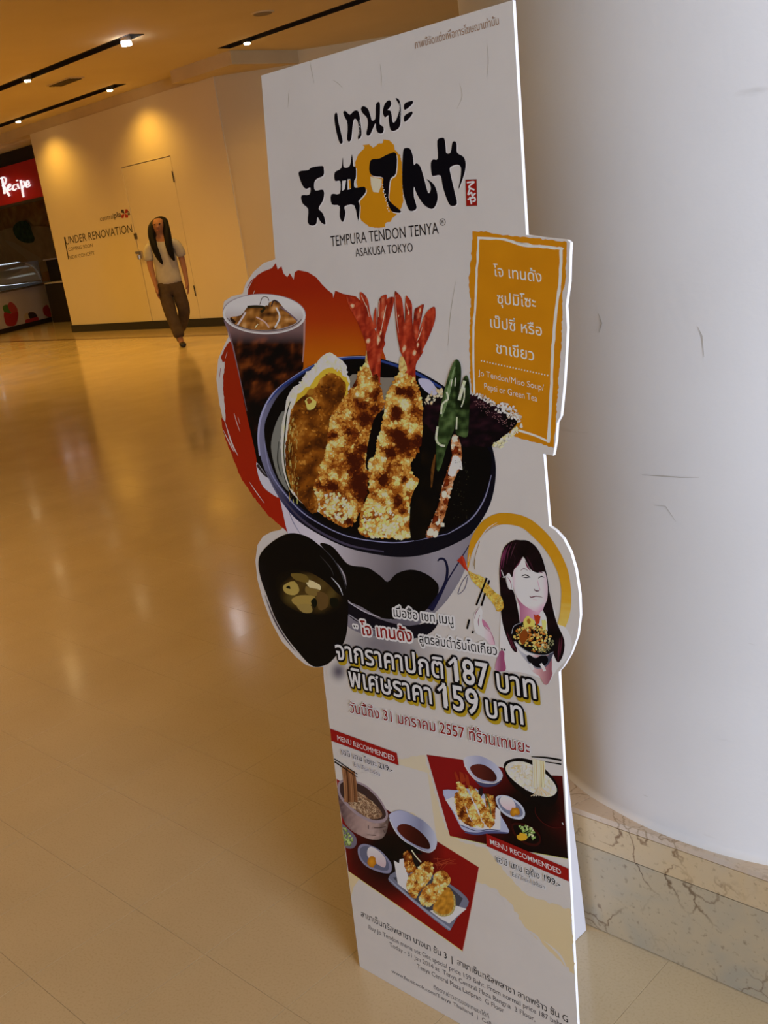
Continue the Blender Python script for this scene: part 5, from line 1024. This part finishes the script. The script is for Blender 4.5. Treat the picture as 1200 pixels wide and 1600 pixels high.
# food poster behind the counter
PP = Vector((0, 13.2, 0))
q0 = hitp(-30, 312, PP, SYN); q1 = hitp(110, 440, PP, SYN)
poster = empty('food_poster', (-24, 13.25, 1.0)); tag(poster, 'large wall poster of golden pastry with a green garnish', 'poster')
bm = bmesh.new(); box(bm, -4, 4.5, 0, 0.04, -0.2, 2.35)
M_past = mat('poster_pastry', (0.5, 0.3, 0.08), 0.5)
_n1 = N(M_past, 'ShaderNodeTexNoise'); _n1.inputs['Scale'].default_value = 1.6; _n1.inputs['Detail'].default_value = 4; _n1.inputs['Distortion'].default_value = 1.2
L(M_past, world_pos(M_past), _n1.inputs['Vector']); L(M_past, ramp(M_past, _n1.outputs[0], [(0.3, (0.30, 0.10, 0.012)), (0.5, (0.50, 0.24, 0.035)), (0.66, (0.64, 0.38, 0.09))]), bsdf(M_past).inputs['Base Color'])
link('poster_sheet', mesh_bm(bm, 'poster_sheet'), M_past, poster)
def pposter(name, pts, m, dz):
    P = [hitp(x, y, Vector((0, 13.2 + 0.045 - dz, 0)), SYN) - Vector((-24, 13.25, 1.0)) for x, y in smooth(pts, 4, True)]
    return flatmesh(name, [P], m, poster)
op = (0, 220, 5.0)
pposter('printed_bun', Z(*op, [(-60, 760), (40, 690), (200, 670), (400, 680), (470, 800), (440, 960), (300, 1040), (60, 1040), (-60, 960)]), mottled('poster_bun', (0.50, 0.33, 0.10), (0.66, 0.46, 0.16), 3.0), 0.045 + 0.004)
pposter('printed_crust', Z(*op, [(40, 780), (120, 800), (220, 860), (330, 930), (260, 960), (180, 900), (90, 830)]), mat('poster_crust', (0.62, 0.47, 0.17), 0.5), 0.045 + 0.008)
pposter('printed_garnish', Z(*op, [(100, 690), (130, 640), (190, 625), (235, 660), (250, 720), (270, 760), (255, 795), (190, 795), (130, 760)]), mottled('poster_green', (0.02, 0.05, 0.01), (0.08, 0.14, 0.03), 9.0), 0.045 + 0.012)
# counter running into the shop
c0 = hitp(0, 523, Vector((0, 0, 0)), Vector((0, 0, 1))); c1 = hitp(81, 502.5, Vector((0, 0, 0)), Vector((0, 0, 1)))
cd = (c1 - c0); cl = cd.length; cd.normalize(); cnn = Vector((cd.y, -cd.x, 0))           # outward normal towards the hall
ang = math.atan2(cd.y, cd.x)
ctr = empty('ice_cream_counter', (c0.x, c0.y, 0), ang); tag(ctr, 'white ice cream counter with printed cups and a glass top', 'counter')
M_wht = mottled('counter_white', (0.62, 0.57, 0.52), (0.68, 0.63, 0.58), 2.0, 0.35, 0.4)
boxobj('front_panel', (-2.2, 0.55, 0.0, 0.05, 0.10, 0.80), M_wht, ctr); boxobj('front_panel', (0.56, cl, 0.0, 0.05, 0.10, 0.80), M_wht, ctr)
boxobj('body', (-2.2, cl, 0.05, 0.85, 0.0, 0.78), M_wht, ctr); boxobj('kick_plate', (-2.2, cl + 0.01, -0.012, 0.05, 0.0, 0.10), M_dark, ctr)
boxobj('counter_top', (-2.2, cl + 0.01, -0.02, 0.85, 0.80, 0.84), M_chrome, ctr)
M_glass = mat('counter_glass', (0.75, 0.82, 0.85), 0.05, 0.5); bsdf(M_glass).inputs['Transmission Weight'].default_value = 0.9
bm = bmesh.new()
prof = [(0.0, 0.84), (0.03, 1.05), (0.12, 1.22), (0.28, 1.32), (0.5, 1.36)]
A = [bm.verts.new((-2.2, y, z)) for y, z in prof]; B = [bm.verts.new((cl, y, z)) for y, z in prof]
for i in range(len(prof) - 1): bm.faces.new((A[i], B[i], B[i + 1], A[i + 1]))
g_ = link('glass_canopy', mesh_bm(bm, 'glass_canopy'), M_glass, ctr, True); md = g_.modifiers.new('t', 'SOLIDIFY'); md.thickness = 0.008
boxobj('canopy_lamp', (-2.0, cl - 0.05, 0.42, 0.5, 1.30, 1.335), mat('counter_tube', (0.9, 0.9, 0.9), 0.4, emit=(0.85, 0.92, 1.0), estr=5.0), ctr)
boxobj('canopy_end', (cl - 0.01, cl + 0.01, 0.0, 0.5, 0.84, 1.33), M_chrome, ctr)
boxobj('ice_cream_bed', (-2.1, cl - 0.06, 0.06, 0.75, 0.84, 0.93), mottled('ice_cream', (0.55, 0.58, 0.60), (0.70, 0.66, 0.50), 5.0, 0.5, 0.3, 3, 0.6), ctr)
FP = c0 - Vector((0, 0, 0)); Mi = (Matrix.Translation((c0.x, c0.y, 0)) @ Matrix.Rotation(ang, 4, 'Z')).inverted()
lift = [0]
def onfront(name, pts, m):
    lift[0] += 1
    pl_ = c0 + cnn * (0.002 + 0.001 * lift[0])
    return flatmesh(name, [[Mi @ hitp(x, y, pl_, cnn) for x, y in smooth(Z(*op, pts), 3, True)]], m, ctr)
M_cup = mat('cup_red', (0.45, 0.03, 0.03), 0.5); M_scr = mat('scoop_red', (0.50, 0.07, 0.06), 0.5); M_scg = mat('scoop_green', (0.08, 0.22, 0.03), 0.5); M_scd = mat('scoop_chocolate', (0.05, 0.03, 0.02), 0.5); M_scv = mat('scoop_vanilla', (0.62, 0.50, 0.30), 0.5)
onfront('printed_scoop', [(20, 1300), (50, 1280), (95, 1300), (90, 1345), (40, 1345)], M_scg); onfront('printed_scoop', [(60, 1290), (80, 1258), (115, 1280), (138, 1320), (130, 1350), (90, 1345)], M_scr); onfront('printed_cup', [(30, 1342), (85, 1350), (142, 1338), (128, 1430), (85, 1448), (45, 1432)], M_cup)
onfront('printed_scoop', [(190, 1370), (205, 1345), (240, 1350), (240, 1390), (200, 1405)], M_scv); onfront('printed_scoop', [(222, 1345), (265, 1340), (292, 1372), (260, 1395), (230, 1385)], M_scd); onfront('printed_cup', [(198, 1400), (250, 1390), (295, 1375), (305, 1425), (260, 1440), (212, 1445)], M_cup)
onfront('printed_scoop', [(345, 1300), (360, 1282), (378, 1290), (380, 1310)], M_scr); onfront('printed_cup', [(338, 1300), (385, 1305), (400, 1370), (375, 1374), (342, 1352)], M_cup)
# dark cabinet by the hoarding
cab = empty('dark_cabinet', (-20.62, 11.35, 0)); tag(cab, 'black service cabinet between counter and hoarding', 'cabinet')
boxobj('body', (-0.62, 2.6, 0, 0.6, 0.0, 0.82), M_dark, cab, 0.01); boxobj('top', (-0.55, 2.6, -0.02, 0.62, 0.82, 0.85), M_wht, cab)
boxobj('back_rack', (-1.0, -0.1, 0.35, 0.65, 0.85, 1.30), M_dark, cab, 0.01); boxobj('rack_shelf', (-1.02, -0.06, 0.3, 0.66, 1.30, 1.33), M_wht, cab)
bm = bmesh.new(); box(bm, -0.08, 0.08, -0.06, 0.06, 0, 0.34, 0.008); box(bm, -0.06, 0.06, -0.065, -0.055, 0.04, 0.30)
o = link('menu_card_holder', mesh_bm(bm, 'menu_card_holder'), M_wht); o.location = (-20.90, 11.85, 1.33); tag(o, 'upright white card holder on the black cabinet rack', 'card holder')
bm = bmesh.new(); cyl(bm, (0, 0, 0), (0, 0, 0.20), 0.05, 0.055, 16); cyl(bm, (0, 0, 0.20), (0, 0, 0.27), 0.055, 0.02, 16); cyl(bm, (0, 0, 0.27), (0, 0, 0.31), 0.022, 0.022, 12)
o = link('syrup_bottle', mesh_bm(bm, 'syrup_bottle'), mat('bottle_amber', (0.30, 0.10, 0.03), 0.3), None, True); o.location = (-20.35, 11.6, 0.852); tag(o, 'small amber bottle on the black cabinet top', 'bottle')
bm = bmesh.new(); box(bm, -27, -17.55, 13.3, 13.4, 0, CZ); box(bm, HX0, HX0 + 0.09, HY + 0.09, 13.3, 0, HT + 0.16)
tag(link('wall_shop', mesh_bm(bm, 'wall_shop'), M_return), 'rear and side walls of the ice cream shop', 'wall', kind='structure')

# ------------------------------------------------------------------ woman walking past the hoarding
RZ = math.atan2(0.693, 0.72)
per = empty('person', (-11.86, 8.10, 0), RZ); tag(per, 'person with long black hair, pale shirt and brown trousers walking past hoarding', 'person')
RS = 1.14
def skinmesh(name, verts, edges, m, parent=per, sub=2, root=0):
    me = bpy.data.meshes.new(name); me.from_pydata([v[:3] for v in verts], edges, []); o = bpy.data.objects.new(name, me); COL.objects.link(o)
    md = o.modifiers.new('s', 'SKIN'); md.use_smooth_shade = True
    sv = me.skin_vertices[0].data
    for i, v in enumerate(verts):
        r = v[3] * RS; sv[i].radius = (r, v[4] * RS if len(v) > 4 else r); sv[i].use_root = (i == root)
    md = o.modifiers.new('d', 'SUBSURF'); md.levels = sub; md.render_levels = sub
    dg = bpy.context.evaluated_depsgraph_get(); m2 = bpy.data.meshes.new_from_object(o.evaluated_get(dg))
    bpy.data.objects.remove(o); bpy.data.meshes.remove(me)
    m2.name = name; return link(name, m2, m, parent, True)
class Sk:
    def __init__(s): s.v = []; s.e = []
    def chain(s, pts, frm=None):
        prev = frm
        for p in pts:
            s.v.append(p); i = len(s.v) - 1
            if prev is not None: s.e.append((prev, i))
            prev = i
        return prev
M_skin = mat('skin', (0.36, 0.17, 0.09), 0.55, 0.3); M_shirt = mottled('shirt_grey', (0.42, 0.40, 0.36), (0.47, 0.45, 0.40), 20, 0.85, 0.1); M_trou = mottled('trousers_brown', (0.075, 0.052, 0.032), (0.10, 0.07, 0.045), 15, 0.9, 0.1); M_hair = mat('black_hair', (0.006, 0.005, 0.004), 0.6, 0.15); M_shoe = mat('black_shoe', (0.012, 0.010, 0.009), 0.4, 0.4)
k = Sk()
pel = k.chain([(0, 0.0, 0.86, 0.12, 0.10)]); ch = k.chain([(0, 0, 1.02, 0.115, 0.09), (0, 0, 1.20, 0.125, 0.095), (0, 0, 1.33, 0.12, 0.085)], pel)
nk = k.chain([(0.0, 0, 1.42, 0.050), (0.005, -0.015, 1.475, 0.050), (0.008, -0.03, 1.53, 0.072, 0.080), (0.008, -0.02, 1.60, 0.075, 0.088), (0.008, -0.01, 1.66, 0.052, 0.06)], ch)
k.chain([(0.008, -0.115, 1.55, 0.014), (0.008, -0.130, 1.54, 0.010)], 6)
def arm(pts, hand, side):
    w = k.chain(pts, ch)
    hx, hy, hz = hand; pm = k.chain([(hx, hy, hz, 0.030, 0.018)], w)
    for q in range(4):
        dy = (q - 1.5) * 0.017; ln = (0.055, 0.068, 0.064, 0.050)[q]
        k.chain([(hx + 0.002 * side, hy + dy, hz - 0.045, 0.0085), (hx - 0.004 * side, hy + dy - 0.004, hz - 0.045 - ln * 0.55, 0.008), (hx - 0.014 * side, hy + dy - 0.006, hz - 0.045 - ln, 0.007)], pm)
    k.chain([(hx - 0.012 * side, hy - 0.036, hz - 0.015, 0.010), (hx - 0.016 * side, hy - 0.050, hz - 0.045, 0.0085)], pm)
arm([(-0.10, 0, 1.35, 0.06), (-0.175, 0.0, 1.325, 0.052), (-0.20, -0.01, 1.20, 0.043), (-0.205, -0.02, 1.06, 0.037), (-0.185, -0.06, 0.93, 0.031), (-0.165, -0.10, 0.82, 0.024)], (-0.160, -0.115, 0.765), -1)
arm([(0.10, 0, 1.35, 0.06), (0.175, 0.0, 1.325, 0.052), (0.205, 0.02, 1.20, 0.043), (0.215, 0.03, 1.06, 0.037), (0.222, 0.02, 0.93, 0.031), (0.225, 0.0, 0.82, 0.024)], (0.225, -0.01, 0.765), 1)
lA = k.chain([(-0.075, -0.01, 0.76, 0.085), (-0.045, -0.09, 0.46, 0.060), (-0.01, -0.12, 0.28, 0.048), (0.035, -0.17, 0.085, 0.034), (0.045, -0.19, 0.04, 0.034), (0.075, -0.28, 0.026, 0.026)], pel)
lB = k.chain([(0.075, 0.0, 0.76, 0.085), (0.125, 0.00, 0.47, 0.060), (0.06, 0.12, 0.32, 0.046), (-0.05, 0.26, 0.16, 0.034), (-0.06, 0.27, 0.11, 0.034), (-0.06, 0.19, 0.032, 0.026)], pel)
skinmesh('body', k.v, k.e, M_skin)
k = Sk()
a = k.chain([(0, 0, 0.78, 0.158, 0.125), (0, 0, 0.88, 0.160, 0.125), (0, 0, 1.02, 0.146, 0.115), (0, 0, 1.20, 0.150, 0.118), (0, 0, 1.33, 0.128, 0.10), (0, 0, 1.40, 0.062)]); 
k.chain([(-0.12, 0, 1.345, 0.072), (-0.185, 0.0, 1.315, 0.066), (-0.207, -0.01, 1.20, 0.062), (-0.212, -0.014, 1.13, 0.062)], 4); k.chain([(0.12, 0, 1.345, 0.072), (0.185, 0.0, 1.315, 0.066), (0.212, 0.02, 1.20, 0.062), (0.219, 0.026, 1.13, 0.062)], 4)
skinmesh('shirt', k.v, k.e, M_shirt)
k = Sk()
p_ = k.chain([(0, 0.0, 0.97, 0.125, 0.10), (0, 0.0, 0.84, 0.140, 0.115)])
k.chain([(-0.078, -0.01, 0.74, 0.098), (-0.048, -0.09, 0.46, 0.078), (-0.010, -0.12, 0.28, 0.070), (0.034, -0.165, 0.11, 0.070)], p_); k.chain([(0.078, 0.0, 0.74, 0.098), (0.125, 0.0, 0.47, 0.078), (0.06, 0.12, 0.32, 0.070), (-0.040, 0.245, 0.185, 0.068)], p_)
skinmesh('trousers', k.v, k.e, M_trou)
for pts in ([(0.045, -0.165, 0.042, 0.042, 0.038), (0.062, -0.23, 0.036, 0.044, 0.032), (0.085, -0.31, 0.030, 0.034, 0.026)], [(-0.06, 0.275, 0.115, 0.042, 0.038), (-0.06, 0.235, 0.075, 0.042, 0.034), (-0.06, 0.18, 0.036, 0.034, 0.026)]):
    k = Sk(); k.chain(pts); skinmesh('shoe', k.v, k.e, M_shoe)
k = Sk()
h = k.chain([(0.008, 0.035, 1.615, 0.098, 0.078), (0.008, -0.005, 1.665, 0.075, 0.078)])
k.chain([(0.005, 0.075, 1.55, 0.092, 0.06), (0.0, 0.09, 1.42, 0.10, 0.05), (0.0, 0.11, 1.28, 0.09, 0.04)], 0)
k.chain([(-0.085, -0.02, 1.56, 0.038, 0.06), (-0.100, -0.07, 1.44, 0.048, 0.045), (-0.080, -0.125, 1.30, 0.052, 0.032), (-0.045, -0.150, 1.17, 0.046, 0.022), (-0.02, -0.12, 1.08, 0.012)], 0)
k.chain([(0.092, -0.01, 1.56, 0.034, 0.06), (0.105, -0.07, 1.44, 0.048, 0.045), (0.110, -0.125, 1.30, 0.052, 0.032), (0.125, -0.140, 1.18, 0.042, 0.022), (0.14, -0.11, 1.10, 0.010)], 0)
skinmesh('hair', k.v, k.e, M_hair)
for ex in (-0.026, 0.042):
    bm = bmesh.new(); bmesh.ops.create_uvsphere(bm, u_segments=10, v_segments=6, radius=0.011)
    for v in bm.verts: v.co = Vector((v.co.x * 1.4 + ex, v.co.y * 0.5 - 0.121, v.co.z * 0.6 + 1.583))
    link('eye', mesh_bm(bm, 'eye'), M_hair, per, True)
bm = bmesh.new(); bmesh.ops.create_uvsphere(bm, u_segments=10, v_segments=6, radius=0.02)
for v in bm.verts: v.co = Vector((v.co.x + 0.008, v.co.y * 0.4 - 0.116, v.co.z * 0.35 + 1.508))
link('mouth', mesh_bm(bm, 'mouth'), mat('lips', (0.28, 0.07, 0.05), 0.5), per, True)
